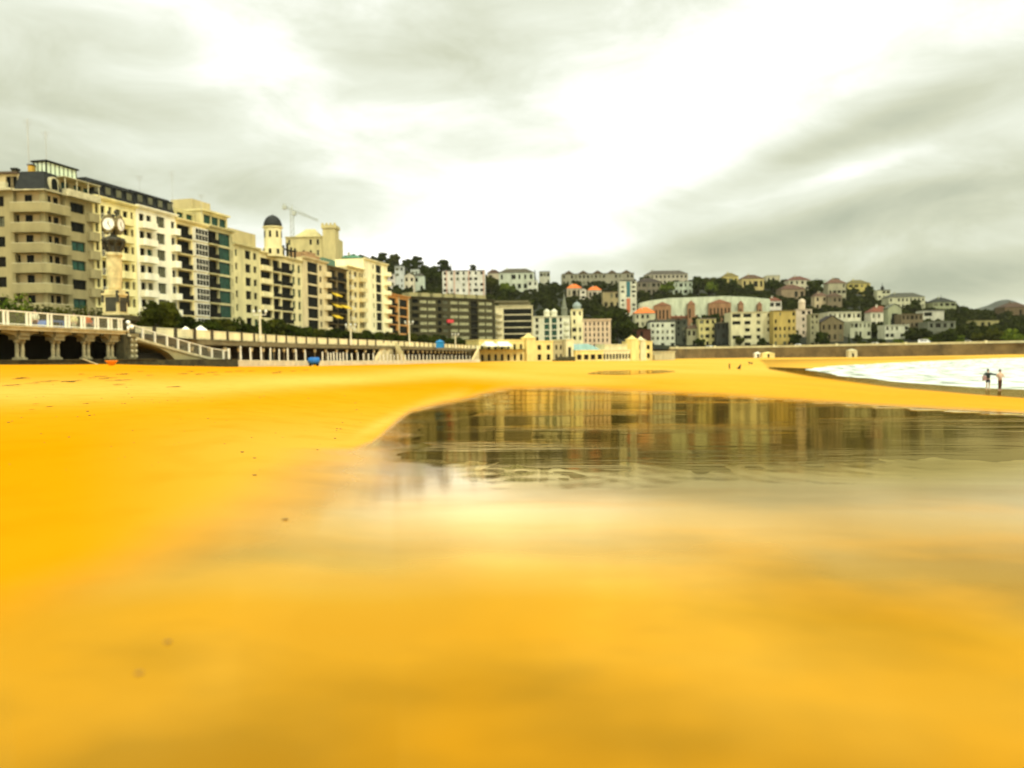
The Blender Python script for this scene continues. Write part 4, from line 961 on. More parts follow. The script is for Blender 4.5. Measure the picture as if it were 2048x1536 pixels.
# ================================================================ FAR SEA WALL with parapet
def strip_wall(name, pts, zlo, zhi, th, m, label, cat, cop=None, group=None):
    e = empty(name, pts[0], 0, label, cat, group); o = pts[0]; mb = MB(); n = len(pts)
    L = []
    for i in range(n):
        a = pts[max(0, i-1)]; b = pts[min(n-1, i+1)]; d = Vector((b.x-a.x, b.y-a.y, 0)).normalized(); L.append(Vector((-d.y, d.x, 0)))
    V = []
    for p, s in zip(pts, L):
        q = p-o; V += [(q.x, q.y, zlo-o.z), (q.x, q.y, zhi-o.z), (q.x+s.x*th, q.y+s.y*th, zhi-o.z), (q.x+s.x*th, q.y+s.y*th, zlo-o.z)]
    mb.add(V, [(k*4+j, k*4+4+j, k*4+5+j, k*4+1+j) for k in range(n-1) for j in range(3)]+[(0,1,2,3), tuple(range(4*n-4, 4*n))[::-1]])
    mb.build('masonry', m, e); return e, L
def densify(pts, step):
    o = []
    for a, b in zip(pts[:-1], pts[1:]):
        n = max(1, int((b-a).length/step)); o += [a.lerp(b, k/n) for k in range(n)]
    return o+[pts[-1]]
pts = densify([XY(u, D, ZD) for u, D in EDGE if u >= 1340], 6)
def smooth_pts(p, k=6):
    for _ in range(k): p = [p[0]]+[(p[i-1]+p[i]*2+p[i+1])/4 for i in range(1, len(p)-1)]+[p[-1]]
    return p
pts = smooth_pts(pts)
swm = mat('sea_wall_masonry', (.17, .12, .045), .95, .45, .12)
e, L = strip_wall('sea_wall', pts, -1, ZD+.2, 1.2, swm, 'long brown masonry sea wall curving behind the far beach', 'sea wall')
q = MB(); pr = STONEL
for a, b, s in zip(pts[:-1], pts[1:], L):
    d = (b-a).normalized(); k = b-a; o = pts[0]
    for (z0, z1, off) in ((.2, 1.15, .1),):
        A_ = a-o+s*off; B_ = b-o+s*off; A2 = A_+s*.4; B2 = B_+s*.4
        q.add([(A_.x,A_.y,z0),(B_.x,B_.y,z0),(B2.x,B2.y,z0),(A2.x,A2.y,z0),(A_.x,A_.y,z1),(B_.x,B_.y,z1),(B2.x,B2.y,z1),(A2.x,A2.y,z1)], [(0,1,5,4),(4,5,6,7),(2,3,7,6)])
q.build('parapet', wall_mat((.55, .5, .27)), e)
q = MB()
for k in range(3, len(pts)-1, 5):
    p = pts[k]-pts[0]; s = L[k]; q.box(p.x-.5, p.y-.25, .25, p.x+.5, p.y+.7, 1.55)
q.build('parapet_pier', wall_mat((.66, .62, .36)), e)
# lighter buttress patches and sand drift huts by the wall
for k, (u, w, h, m, lab, nm) in enumerate(((1516, 3, 2.2, WHITE, 'small white hut at the foot of the brown sea wall', 'beach_hut'), (1537, 6.5, 2.2, YEL, 'yellow hut at the foot of the brown sea wall', 'beach_hut'), (1706, 4.2, 3.2, STONEL, 'pale stone kiosk against the brown sea wall', 'kiosk'))):
    D = lerp_tab(EDGE[8:], u)-4; p = XY(u, D, 3); z = ZE-drop_at(u, D)
    e = empty(nm, (p.x, p.y, z), 0, lab, 'hut'); q = MB(); q.box(-w/2, 0, 0, w/2, 3, h); q.build('wall', m, e)
    q = MB(); q.add([(-w/2-.2,-.2,h),(w/2+.2,-.2,h),(w/2+.2,3.2,h),(-w/2-.2,3.2,h),(0,1.5,h+.9)], [(0,1,4),(1,2,4),(2,3,4),(3,0,4),(3,2,1,0)]); q.build('roof', m, e)
    q = MB(); q.box(-.5, -.05, 0, .5, -.003, min(2, h-.2)); q.build('door', DARKM, e)
# vans and cars on the far road above the wall
def vehicle(name, p, rz, L_, col, label, cat, van=False):
    e = empty(name, p, rz, label, cat, 'vehicles on the seafront road'); h = 2.2 if van else 1.45; m = mat('car_paint_%s' % name+str(int(col[0]*100)), col, .3, .0, spec=.6)
    prof = [(-L_/2,.35),(-L_/2,.9),(-L_/2+.15,h*.55),(-L_/2+(.3 if van else .9),h-.03),(L_/2-(1.2 if van else 1.7),h),(L_/2-(.5 if van else 1.0),h*.6),(L_/2-.05,h*.5),(L_/2,.35)]
    q = MB(); n = len(prof); q.add([(x,-.85,z) for x,z in prof]+[(x,.85,z) for x,z in prof], [tuple(range(n))[::-1], tuple(range(n,2*n))]+[(k,(k+1)%n,n+(k+1)%n,n+k) for k in range(n)]); q.build('body', m, e)
    q = MB(); q.box(-L_/2+1.0, -.87, h*.62, -.1, .87, h*.88); q.box(.05, -.87, h*.62, L_/2-(1.35 if van else 1.9), .87, h*.88); q.build('window', GLASS[0], e)
    for x in (-L_*.3, L_*.3):
        for y in (-.86, .66):
            q = MB(); q.tube((x,y,.33), (x,y+.2,.33), .33, n=12); q.build('wheel', DARKM, e)
for k, (u, c, van, lab) in enumerate(((1420,(.7,.7,.6),0,'pale car passing above the left end of the sea wall'),(1598,(.8,.8,.75),0,'white car on the road above the yellow hut'),(1752,(.6,.6,.5),0,'silver car on the road behind the sea wall'),(1848,(.85,.85,.8),1,'white van parked on the road above the sea wall'),(1938,(.5,.48,.35),0,'beige car on the road right of the white van'))):
    D = lerp_tab(EDGE[8:], u)+3.2; p = XY(u, D, ZD+1); vehicle('van' if van else 'car', (p.x, p.y, ZD+.5 if van else ZD+.35), -.55, 5.2 if van else 4.3, c, lab, 'van' if van else 'car', bool(van))
# ================================================================ PROMENADE ARCADE (long)
pm = [(266,82),(460,103),(610,133),(800,175),(940,250),(962,262)]
pts = smooth_pts(densify([XY(u, D, ZD) for u, D in pm], 4.2), 4)
e, L = strip_wall('promenade', pts, ZD-.55, ZD+.12, 5.5, mat('slab_edge_stone', (.20, .17, .08), .9, .3, 1), 'long promenade deck with dark colonnade and cream ornamental railing', 'promenade')
o = pts[0]
def offs(i, d): return pts[i]-o+L[i]*d
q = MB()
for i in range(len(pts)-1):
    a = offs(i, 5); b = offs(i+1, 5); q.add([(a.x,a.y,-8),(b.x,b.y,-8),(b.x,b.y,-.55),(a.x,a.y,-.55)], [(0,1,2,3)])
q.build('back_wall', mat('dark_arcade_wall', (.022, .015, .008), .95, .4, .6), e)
# teal doors and notices in the recess
for i in range(4, len(pts)-2, 7):
    a = offs(i, 4.9); b = offs(i+1, 4.9); q = MB(); zz = sand_z(a.x+o.x, a.y+o.y)-ZD; q.add([(a.x,a.y,zz),(a.x*.45+b.x*.55,a.y*.45+b.y*.55,zz),(a.x*.45+b.x*.55,a.y*.45+b.y*.55,zz+2.1),(a.x,a.y,zz+2.1)], [(0,1,2,3)]); q.build('door', mat('teal_door', (.03, .10, .11), .5), e)
colm = mat('painted_column', (.15, .125, .07), .8, .3, 2)
def colshape():
    q = MB(); q.lathe([(.2,0),(.2,.3),(.11,.4),(.09,2.4),(.13,2.5),(.13,3.1)], 10, 0); return q.mesh('column', colm)
capm = wall_mat((.82, .74, .42))
sp = 3.2*1.0; acc = 0; nc = 0; pn = 0
def panel_fn(w):
    def f():
        q = MB(); w2 = w-.62; q.box(0, -.05, .06, w2, .05, .16); q.box(0, -.06, .98, w2, .06, 1.1); q.box(0,-.05,.16,.08,.05,.98); q.box(w2-.08,-.05,.16,w2,.05,.98)
        n = 9
        for k in range(n):
            x = .08+(w2-.16)*(k+.5)/n; q.lathe([(.055,.16),(.09,.34),(.05,.5),(.1,.66),(.055,.82),(.07,.98)], 6, 0, None, x, 0)
        q.box(.08, -.02, .2, w2-.08, .02, .93)
        return q.mesh('railing_panel', capm)
    return f
def post_fn():
    q = MB(); q.box(-.27,-.14,0,.27,.14,1.12); q.box(-.3,-.18,1.12,.3,.18,1.2); return q.mesh('railing_post', mat('railing_iron', (.07, .055, .025), .7, .3, 2))
i = 1
for i in range(0, len(pts)-1):
    a = offs(i, .25); b = offs(i+1, .25); d = b-a; w = round(d.length, 1); rz = math.atan2(d.y, d.x)
    part('railing_panel', ('rp', w), panel_fn(w), e, T(a.x+.31*math.cos(rz), a.y+.31*math.sin(rz), .12, rz))
    part('railing_post', 'rpost', post_fn, e, T(a.x, a.y, .12, rz))
    if i % 1 == 0:
        c = offs(i, .6); zz = sand_z(c.x+o.x, c.y+o.y)-ZD; sc = (-.55-zz)/3.1
        c_o = part('column', 'pcol', colshape, e, Matrix.Translation((c.x, c.y, zz)) @ Matrix.Diagonal((1.15, 1.15, sc, 1)))
        part('capital', 'pcap', lambda: (lambda q: (q.lathe([(.13,0),(.22,.16),(.26,.42),(.18,.55)], 10), q.mesh('capital', capm))[1])(MB()), e, T(c.x, c.y-.05, -1.3))
# ---- stairs down from the promenade around u 750-800
def stair(u0, u1, D0, flip, label):
    p = XY(u0, D0, ZD); zt = ZD; g = XY(u1, D0-4, 2); zg = sand_z(g.x, g.y)
    e2 = empty('beach_stairs', (p.x, p.y, zg), 0, label, 'stairs', 'stairs from the promenade'); q = MB(); n = 12; dx = g.x-p.x; dy = g.y-p.y; h = zt-zg
    for k in range(n):
        x = dx*k/n; y = dy*k/n; z = h*(1-(k+1)/n)+.15; q.add([(x,y-1,0),(x+dx/n,y-1+dy/n,0),(x+dx/n,y+1,0),(x,y+1,0),(x,y-1,z),(x+dx/n,y-1+dy/n,z),(x+dx/n,y+1,z),(x,y+1,z)], [(0,1,5,4),(4,5,6,7),(1,2,6,5),(3,0,4,7),(2,3,7,6)] if dx > 0 else [(4,5,1,0),(7,6,5,4),(5,6,2,1),(7,4,0,3),(6,7,3,2)])
    q.build('steps', STONEL, e2)
    for s in (-1.1, 1.1):
        q = MB(); q.add([(0,s,h-.3),(dx,dy+s,-.1),(dx,dy+s,1.0),(0,s,h+1.1),(0,s-.15,h-.3),(dx,dy+s-.15,-.1),(dx,dy+s-.15,1.0),(0,s-.15,h+1.1)], [(0,1,2,3),(7,6,5,4),(3,2,6,7),(1,0,4,5)]); q.build('parapet', capm, e2)
stair(772, 750, 168, 0, 'pale stairs running down leftwards from the promenade')
stair(786, 766, 172, 0, 'pale stairs beside the dark gap of the promenade')
stair(792, 812, 172, 1, 'pale stairs running down rightwards from the promenade')
stair(958, 944, 250, 0, 'pale stairs at the far end of the promenade by the bathhouse')
# ================================================================ NEAR PLATFORM on arches
def platform():
    A = XY(-60, 49.0, ZD); B = XY(242, 63.6, ZD); W = math.hypot(B.x-A.x, B.y-A.y); rz = math.atan2(B.y-A.y, B.x-A.x)
    e = empty('arched_terrace', (A.x, A.y, ZE-.25), rz, 'stone terrace on arches with paired columns and white railing, at the left', 'terrace')
    def lx(u):
        lo, hi = 0, W+3
        for _ in range(30):
            m = (lo+hi)/2; p = A+(B-A)*(m/W)
            if proj(p.x, p.y, ZE+1)[0] < u: lo = m
            else: hi = m
        return lo
    zl = lambda u, v, : ZE+(HV(u)-v)/1600*(A.y+(B.y-A.y)*lx(u)/W)-(ZE-.25)
    deck = 2.70; arch_t = 2.35
    piers = [lx(-64), lx(46), lx(117), lx(178), lx(226)]
    ends = [(a+.42, b-.42) for a, b in zip(piers[:-1], piers[1:])]+[(piers[-1]+.42, lx(241))]
    # arch wall
    mb = MB(); y0 = 0
    def archwall(y, th):
        for i, (a, b) in enumerate(ends):
            n = 14; sp_ = 1.85; rise = .46
            pr = [(a+(b-a)*k/n, sp_+rise*(1-(2*k/n-1)**2)**.5) for k in range(n+1)]
            V = []
            for x, z in pr: V += [(x,y,z),(x,y,deck-.25),(x,y+th,z),(x,y+th,deck-.25)]
            mb.add(V, [f for k in range(n) for f in ((k*4,k*4+4,k*4+5,k*4+1),(k*4+2,k*4+3,k*4+7,k*4+6),(k*4,k*4+2,k*4+6,k*4+4))])
        xs = [0]+[v for p in ends for v in p]+[W]
        for a, b in zip(xs[::2], xs[1::2]):
            if b > a: mb.box(a, y, 1.85, b, y+th, deck-.25)
    archwall(0, .5)
    mb.build('arch_wall', wall_mat((.28, .24, .11)), e)
    mb = MB(); mb.box(-3, -.35, deck-.25, W+.1, 9, deck-.02); mb.box(-3, -.5, deck-.02, W+.3, 9, deck+.06); mb.build('deck', STONEL, e)
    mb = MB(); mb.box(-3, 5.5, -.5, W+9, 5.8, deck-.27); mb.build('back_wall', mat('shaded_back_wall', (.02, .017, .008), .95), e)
    mb = MB(); mb.box(-3, -.9, -.9, W+3.2, 5.4, .44); mb.box(-3, -1.0, .44, W+3.3, 5.4, .52); mb.build('plinth', DSTONE, e)
    for p in piers:
        for s in (-.24, .24):
            def f():
                q = MB(); q.box(-.2,-.22,.12,.2,.22,.3); q.lathe([(.18,.3),(.18,.36),(.13,.42),(.13,.9),(.15,.92),(.15,.98),(.13,1.0),(.12,1.55),(.16,1.6),(.21,1.7),(.21,1.85)], 12); return q.mesh('column', mat('column_stone', (.34, .30, .15), .85, .35, 2.5))
            part('column', 'tcol', f, e, T(p+s, .25, .43) @ Matrix.Diagonal((1, 1, .765, 1)))
        mb = MB(); mb.box(p-.5, -.12, 1.852, p+.5, .62, 2.1); mb.box(p-.42, -.2, 2.1, p+.42, .6, deck-.251); mb.build('pier', wall_mat((.26, .22, .1)), e)
    for a, b in ends[:4]:
        c = (a+b)/2; mb = MB(); mb.add([(c-.14,-.14,2.25),(c+.14,-.14,2.25),(c+.2,-.14,deck-.251),(c-.2,-.14,deck-.251),(c-.14,-.001,2.25),(c+.14,-.001,2.25),(c+.2,-.001,deck-.251),(c-.2,-.001,deck-.251)], [(0,1,2,3),(0,3,7,4),(1,5,6,2),(0,4,5,1)]); mb.build('keystone', DSTONE, e)
    # railing: double white posts, top rail, wire mesh
    rail = [(-1,), ]; zr = deck+.06
    mb = MB(); mb.box(-3, -.28, zr+.88, W, -.18, zr+.96); mb.box(-3, -.27, zr+.06, W, -.2, zr+.12); mb.build('handrail', WHITE, e)
    us = (-35, 7, 53, 95, 131, 162, 189, 216, 236)
    for u in us:
        for s in (-.17, .17):
            def f():
                q = MB(); q.box(-.06,-.06,0,.06,.06,.88); return q.mesh('railing_post', WHITE)
            part('railing_post', 'tp', f, e, T(lx(u)+s, -.23, zr))
    q = MB(); x = -3
    while x < W-.05: q.box(x, -.238, zr+.12, x+.02, -.222, zr+.88); x += .11
    q.build('mesh_infill', mat('railing_wire', (.22, .2, .12), .6), e)
    # corner pillar of blocks with dark pilaster
    p = XY(258, 66, ZE+1); inv = (Matrix.Translation(e.location) @ Matrix.Rotation(rz, 4, 'Z')).inverted() @ p
    mb = MB(); x, y = inv.x, inv.y
    for k in range(4): mb.box(x-.45+.03*(k%2), y-.45, .52+k*.44, x+.45-.03*(k%2), y+.45, .52+k*.44+.41, 0)
    for k in range(4):
        for s in (-.3, .3): mb.ball((x+s, y-.46, .72+k*.45), .12, 6, 1)
    mb.box(x-.38, y-.4, .12, x+.38, y+.4, 2.4, 0); mb.box(x-.55, y-.55, 2.32, x+.55, y+.55, 2.6, 0)
    mb.build('corner_pillar', [wall_mat((.24, .21, .10)), STONEL], e)
    q = MB(); q.box(W-.15, -.3, .12, W+.35, .4, 3.4); q.build('dark_pilaster', DSTONE, e)
    # wooden plank leaning down to the sand
    q = MB(); a = lx(148); q.tube((a-.5,-1.02,.54),(a+.75,-1.5,.05), .05); q.build('ramp_edge', STONEL, e)
    return e, lx, zr, rz, W
te, tlx, tzr, trz, tW = platform()
TM = Matrix.Translation(te.location) @ Matrix.Rotation(trz, 4, 'Z')
# ---- clock column
def clock():
    D = 67.5; b = XY(233, D, ZD); ks = D/1600.0
    z = lambda v: (725-v)*ks+ZE-ZD
    e = empty('clock_column', (b.x, b.y, ZD), -.1, 'ornate stone column carrying round clock faces on the terrace', 'clock')
    st = mat('clock_stone', (.66, .54, .24), .85, .3, 1.5, bump=.3); dk = mat('clock_bronze', (.05, .045, .022), .6, .4, 3)
    q = MB(); q.box(-1.0,-1.0,-.1,1.0,1.0,z(690)+.6); q.box(-1.2,-1.2,z(690)+.6,1.2,1.2,z(690)+.8); q.box(-1.05,-1.05,z(672),1.05,1.05,z(645)); q.box(-1.35,-1.35,z(642),1.35,1.35,z(632)); q.box(-1.15,-1.15,z(645),1.15,1.15,z(642)); q.build('base', DSTONE, e)
    q = MB(); q.box(-.66,-.66,z(632),.66,.66,z(592)); q.box(-.75,-.75,z(632),.75,.75,z(627)); q.box(-.78,-.78,z(592),.78,.78,z(588)); q.box(-.6,-.6,z(588),.6,.6,z(581)); q.build('pedestal', st, e)
    q = MB()
    for a in range(4):
        M = Matrix.Rotation(a*math.pi/2+.0, 4, 'Z'); q.box(-.45,-.70,z(624),.45,-.663,z(596),0,M); q.box(.52,-.8,z(606),.72,-.6,z(583),0,M)
    q.build('bronze_panel', dk, e)
    q = MB(); q.lathe([(.48,z(583)),(.5,z(575)),(.56,z(560)),(.59,z(540)),(.6,z(522)),(.57,z(515)),(.64,z(514)),(.67,z(510)),(.6,z(507))], 20); q.build('shaft', st, e, smooth=True)
    q = MB(); q.lathe([(.55,z(507)),(.5,z(500)),(.48,z(494)),(.6,z(490)),(.84,z(486)),(.9,z(482)),(.86,z(479)),(.6,z(477)),(.3,z(474)),(.2,z(471))], 16)
    for a in range(8):
        t = a*math.pi/4; c, s = math.cos(t), math.sin(t); q.ball((c*.8, s*.8, z(484)), .17, 6); q.tube((c*.5,s*.5,z(505)), (c*.85,s*.85,z(488)), .1, .14)
        q.ball((c*.55, s*.55, z(500)), .13, 5)
    q.build('capital', dk, e)
    q = MB(); q.tube((0,0,z(476)), (0,0,z(434)), .16, .1, 8); q.ball((0,0,z(434)), .16, 6); q.ball((-.32,-.05,z(427)), .15, 6); q.ball((.22,.05,z(427)), .15, 6); q.tube((-.3,0,z(434)), (.25,0,z(434)), .06); q.tube((-.32,-.05,z(434)), (-.32,-.05,z(422)), .04); q.tube((.22,.05,z(434)), (.22,.05,z(422)), .04)
    q.build('finial', dk, e)
    fm = mat('clock_face', (.84, .82, .68), .5, .05); rim = mat('clock_rim', (.20, .16, .06), .5, .3, 4)
    for a, r in ((.01, .54), (1.58, .54), (3.15, .54), (4.72, .54)):
        M = Matrix.Rotation(a, 4, 'Z') @ Matrix.Translation((0, -.62, z(452))) @ Matrix.Rotation(math.pi/2, 4, 'X')
        q = MB(); q.lathe([(r*.3,-.22),(r*1.0,-.16),(r*1.14,-.05),(r*1.14,.06),(r*1.0,.09),(r*.96,.04)], 28)
        for k in range(10):
            t = k*math.pi/5+.3; q.ball((r*1.13*math.cos(t), r*1.13*math.sin(t), 0), .07, 4)
        q.box(-.2, r*1.05, -.1, .2, r*1.3, .1); q.ball((0, r*1.35, 0), .13, 5); q.box(-.25, -r*1.35, -.12, .25, -r*1.0, .1)
        h = q.build('clock_housing', rim, e, M)
        q = MB(); q.lathe([(r*.94,.0),(r*.94,.055),(.001,.056)], 28); q.build('clock_face', fm, h)
        q = MB()
        for k in range(12):
            t = k*math.pi/6; q.box(-.015, r*.74, .06, .015, r*.88, .07, 0, Matrix.Rotation(t, 4, 'Z'))
        q.box(-.028, -.06, .072, .028, r*.5, .082, 0, Matrix.Rotation(-.02, 4, 'Z')); q.box(-.02, -.08, .083, .02, r*.75, .09, 0, Matrix.Rotation(-2.6, 4, 'Z')); q.ball((0,0,.08), .04, 5)
        q.build('clock_hands', DARKM, h)
clock()
# ---- sloping ramp with arch and white railing
def ramp():
    A = XY(262, 66.5, ZE); B = XY(458, 83, ZE); D = B.y
    W = math.hypot(B.x-A.x, B.y-A.y); rz = math.atan2(B.y-A.y, B.x-A.x)
    e = empty('beach_ramp', (A.x, A.y, ZE), rz, 'stone ramp with an arch and white railing sloping down to the sand', 'ramp')
    def zz(u, v): return None
    def loc(u, v):      # ray with the plane of the ramp front
        t0, t1 = 0, W
        for _ in range(30):
            m = (t0+t1)/2; p = A+(B-A)*(m/W)
            if proj(p.x, p.y, ZE)[0] < u: t0 = m
            else: t1 = m
        p = A+(B-A)*(t0/W); return t0, (HV(u)-v)/1600*p.y
    top = [loc(u, v) for u, v in ((262,672),(300,684),(340,695),(380,706),(420,716),(458,721))]
    bot = [loc(u, v) for u, v in ((262,681),(300,690),(322,697),(338,706),(348,716),(354,724))]
    base = -1.2
    mb = MB(); th = 3.2
    def col(x, tb):
        for (a, p), (b, q) in zip(tb[:-1], tb[1:]):
            if x <= b: return p+(q-p)*(x-a)/(b-a)
        return tb[-1][1]
    n = 40; V = []
    for k in range(n+1):
        x = W*k/n; zt = col(x, top); zb = col(x, bot) if x < bot[-1][0] else base
        V += [(x,0,zb),(x,0,zt),(x,th,zt),(x,th,zb)]
    mb.add(V, [f for k in range(n) for f in ((k*4,k*4+4,k*4+5,k*4+1),(k*4+1,k*4+5,k*4+6,k*4+2),(k*4+3,k*4+2,k*4+6,k*4+7),(k*4,k*4+3,k*4+7,k*4+4))])
    mb.build('ramp_wall', wall_mat((.36, .31, .14)), e)
    q = MB()
    V = []
    for k in range(n+1): x = W*k/n; zt = col(x, top); V += [(x,-.12,zt-.16),(x,-.12,zt+.05),(x,.3,zt+.05)]
    q.add(V, [f for k in range(n) for f in ((k*3,k*3+3,k*3+4,k*3+1),(k*3+1,k*3+4,k*3+5,k*3+2))]); q.build('coping', STONEL, e)
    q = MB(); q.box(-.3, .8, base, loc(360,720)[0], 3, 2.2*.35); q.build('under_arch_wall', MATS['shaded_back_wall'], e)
    q = MB(); V = []
    for k in range(n+1): x = W*k/n; zt = col(x, top); V += [(x,-.02,zt+.95),(x,-.02,zt+1.03),(x,.06,zt+1.03),(x,.06,zt+.95)]
    q.add(V, [(k*4+j,k*4+4+j,k*4+4+(j+1)%4,k*4+(j+1)%4) for k in range(n) for j in range(4)]); q.build('handrail', WHITE, e)
    q = MB(); x = 0
    while x < W: zt = col(x, top); q.box(x, 0, zt, x+.02, .02, zt+.95); x += .12
    q.build('mesh_infill', MATS['railing_wire'], e)
    for u in (287,311,335,357,379,401,424,447,458):
        x, _ = loc(u, 700); zt = col(x, top); last = u == 458
        q = MB(); w = .13 if last else .075; q.box(-w, -.08, -.02 if not last else -1.3, w, .08, 1.0 if not last else 1.25); q.build('railing_post', WHITE, e, T(x, 0, zt))
    q = MB(); q.box(-.2, -1.1, base, W*.99, -.004, .18); q.build('plinth', DSTONE, e)
ramp()
# ---- white stakes on the beach and low white blocks
grp = 'white stakes before the promenade'
def stake_fn(): 
    q = MB(); q.lathe([(.12,-.3),(.12,.0),(.11,2.3),(.08,2.38)], 8); return q.mesh('stake', mat('weathered_white_paint', (.72, .68, .50), .8, .2, 2))
stk = [482,502,523,541,558.5,576,593,611,645]+[656+k*6.1 for k in range(6)]+[694,704,716,727,737,747]+[760+k*7.2 for k in range(26)]
for k, u in enumerate(stk):
    D = lerp_tab([(460,92),(610,116),(800,156),(950,228)], u); g = XY(u, D, 3); z = sand_z(g.x, g.y); hs = [1.0, .96, 1.03][k % 3]*(1 if u < 640 else (.86 if u < 750 else .8))
    o_ = obj('wooden_stake', cached('stake', stake_fn)); o_.matrix_world = Matrix.Translation((g.x, g.y, z)) @ Matrix.Rotation(.02*math.sin(k*5), 4, 'Y') @ Matrix.Diagonal((1.0, 1.0, hs, 1))
    lab = 'white painted stake in the row left of the blue cart' if u < 640 else ('white painted stake between the blue cart and the pale stairs' if u < 752 else 'white painted stake in the far close-set row before the promenade')
    tag(o_, lab, 'stake', grp)
def block_fn(w):
    def f():
        q = MB(); q.box(.16,-.3,-.5,w-.16,.3,.7); q.box(.19,-.27,.7,w-.19,.27,.74); return q.mesh('block', mat('whitewashed_block', (.66, .60, .38), .85, .2, 1))
    return f
D = None; u = 464.0; k = 0
while u < 948:
    D = lerp_tab([(460,90),(610,114),(800,154),(950,226)], u); g = XY(u, D, 3); z = sand_z(g.x, g.y); D2 = lerp_tab([(460,90),(610,114),(800,154),(950,226)], u+6); g2 = XY(u+6, D2, 3)
    rz = math.atan2(g2.y-g.y, g2.x-g.x); w = [1.5, 1.1, 1.9, 1.3][k % 4] if u < 640 else 2.6; du = w*math.cos(rz)*1600/D*.78+ .0
    if not 620 < u < 638:
        o_ = obj('low_block', cached(('blk', w), block_fn(w))); o_.matrix_world = T(g.x, g.y, z-.0, rz)
        tag(o_, 'low whitewashed block at the foot of the white stakes, left of the blue cart' if u < 630 else 'low whitewashed block in the long line right of the blue cart', 'block', 'low white blocks along the beach')
    u += max(3.4, du*(1.15 if u < 640 else 1.06)); k += 1
# ---- blue cart
def cart():
    D = 112; g = XY(628, D, 2); z = sand_z(g.x, g.y); bl = mat('blue_tarpaulin', (.01, .14, .42), .5, .2, 2)
    e = empty('covered_cart', (g.x, g.y, z), .2, 'cart covered with a bright blue tarpaulin on the sand', 'cart')
    q = MB(); V = []; n = 10
    for j in range(4):
        for k in range(n):
            a = 2*math.pi*k/n; r = [1.0, 1.08, .98, .5][j]; V.append((r*.72*math.cos(a)*(1+.08*math.sin(3*a)), r*.55*math.sin(a), [.35,.7,1.1+.1*math.sin(2*a),1.22][j]))
    q.add(V, [(j*n+k, j*n+(k+1)%n, (j+1)*n+(k+1)%n, (j+1)*n+k) for j in range(3) for k in range(n)]+[tuple(range(3*n,4*n)), tuple(range(n))[::-1]]); q.build('tarpaulin', bl, e, Matrix.Diagonal((1.12,1.2,1,1)), smooth=True)
    q = MB(); q.box(-.6,-.45,.15,.6,.45,.38); q.build('frame', DARKM, e)
    for x in (-.5, .5):
        for y in (-.5, .42):
            q = MB(); q.tube((x,y,.18), (x,y+.1,.18), .2, n=10); q.build('wheel', DARKM, e)
cart()
# ---- orange tub
g = XY(223, 50, ZE); om = mat('orange_plastic', (.85, .27, .01), .4, .05)
e = empty('orange_tub', (g.x, g.y, sand_z(g.x, g.y)-.02), 0, 'bright orange flared tub standing on the sand by the plinth', 'tub')
q = MB(); q.lathe([(.16,0),(.18,.08),(.24,.12),(.34,.27),(.36,.29),(.33,.30),(.2,.15),(.01,.14)], 16); q.build('bowl', om, e, smooth=True)
q = MB(); q.lathe([(.35,.27),(.39,.28),(.39,.31),(.35,.32)], 16); q.build('rim', om, e)
# ---- lamp posts
def lamp_post(u, D, vt, label, z0=ZD+.1):
    b = XY(u, D, z0); h = P(u, vt, D).z-z0
    e = empty('lamp_post', (b.x, b.y, z0), 0, label, 'lamp post', 'pale lamp posts along the promenade')
    q = MB(); q.lathe([(.3,0),(.3,.6),(.18,.8),(.15,h*.5),(.12,h-.6),(.2,h-.5)], 10); q.build('post', wall_mat((.72, .66, .42)), e)
    q = MB(); q.box(-.9,-.05,h-.5,.9,.05,h-.42); q.tube((-.85,0,h-.45),(-.85,0,h-.2),.04); q.tube((.85,0,h-.45),(.85,0,h-.2),.04); q.build('arm', WHITE, e)
    for s in (-.85, 0, .85):
        q = MB(); q.lathe([(.08,h-.25),(.2,h-.12),(.22,h+.05),(.1,h+.22),(.02,h+.28)], 8, 0, None, s, 0); q.build('lamp_shade', mat('lamp_glass', (.7, .7, .55), .3), e)
lamp_post(521, 113, 623, 'pale lamp post in front of the khaki building')
lamp_post(702, 150, 650, 'pale lamp post in front of the yellowish balcony building')
lamp_post(819, 182, 644, 'pale lamp post at the left end of the long dark block')
lamp_post(911, 228, 668, 'short pale lamp post before the middle of the long dark block')
def globe_lamp():
    D = 64.3; b = XY(257, D, ZE+2.2); z = P(257, 673, D).z
    e = empty('globe_lamp', (b.x, b.y, z), 0, 'cluster of white globe lamps on the corner pillar of the terrace', 'lamp')
    q = MB(); q.lathe([(.2,0),(.2,.08),(.07,.15),(.06,.75),(.1,.8)], 10); q.build('post', wall_mat((.5,.46,.28)), e)
    wm_ = mat('opal_globe', (.86, .84, .7), .35, 0)
    for x, y, zz, r in ((-.28,0,.75,.17),(.28,0,.75,.17),(0,-.25,.62,.2),(0,.2,.8,.16),(0,0,1.12,.17),(-.12,-.2,.42,.14)):
        q = MB(); q.ball((x,y,zz), r, 8); gl = q.build('globe', wm_, e, smooth=True)
globe_lamp()
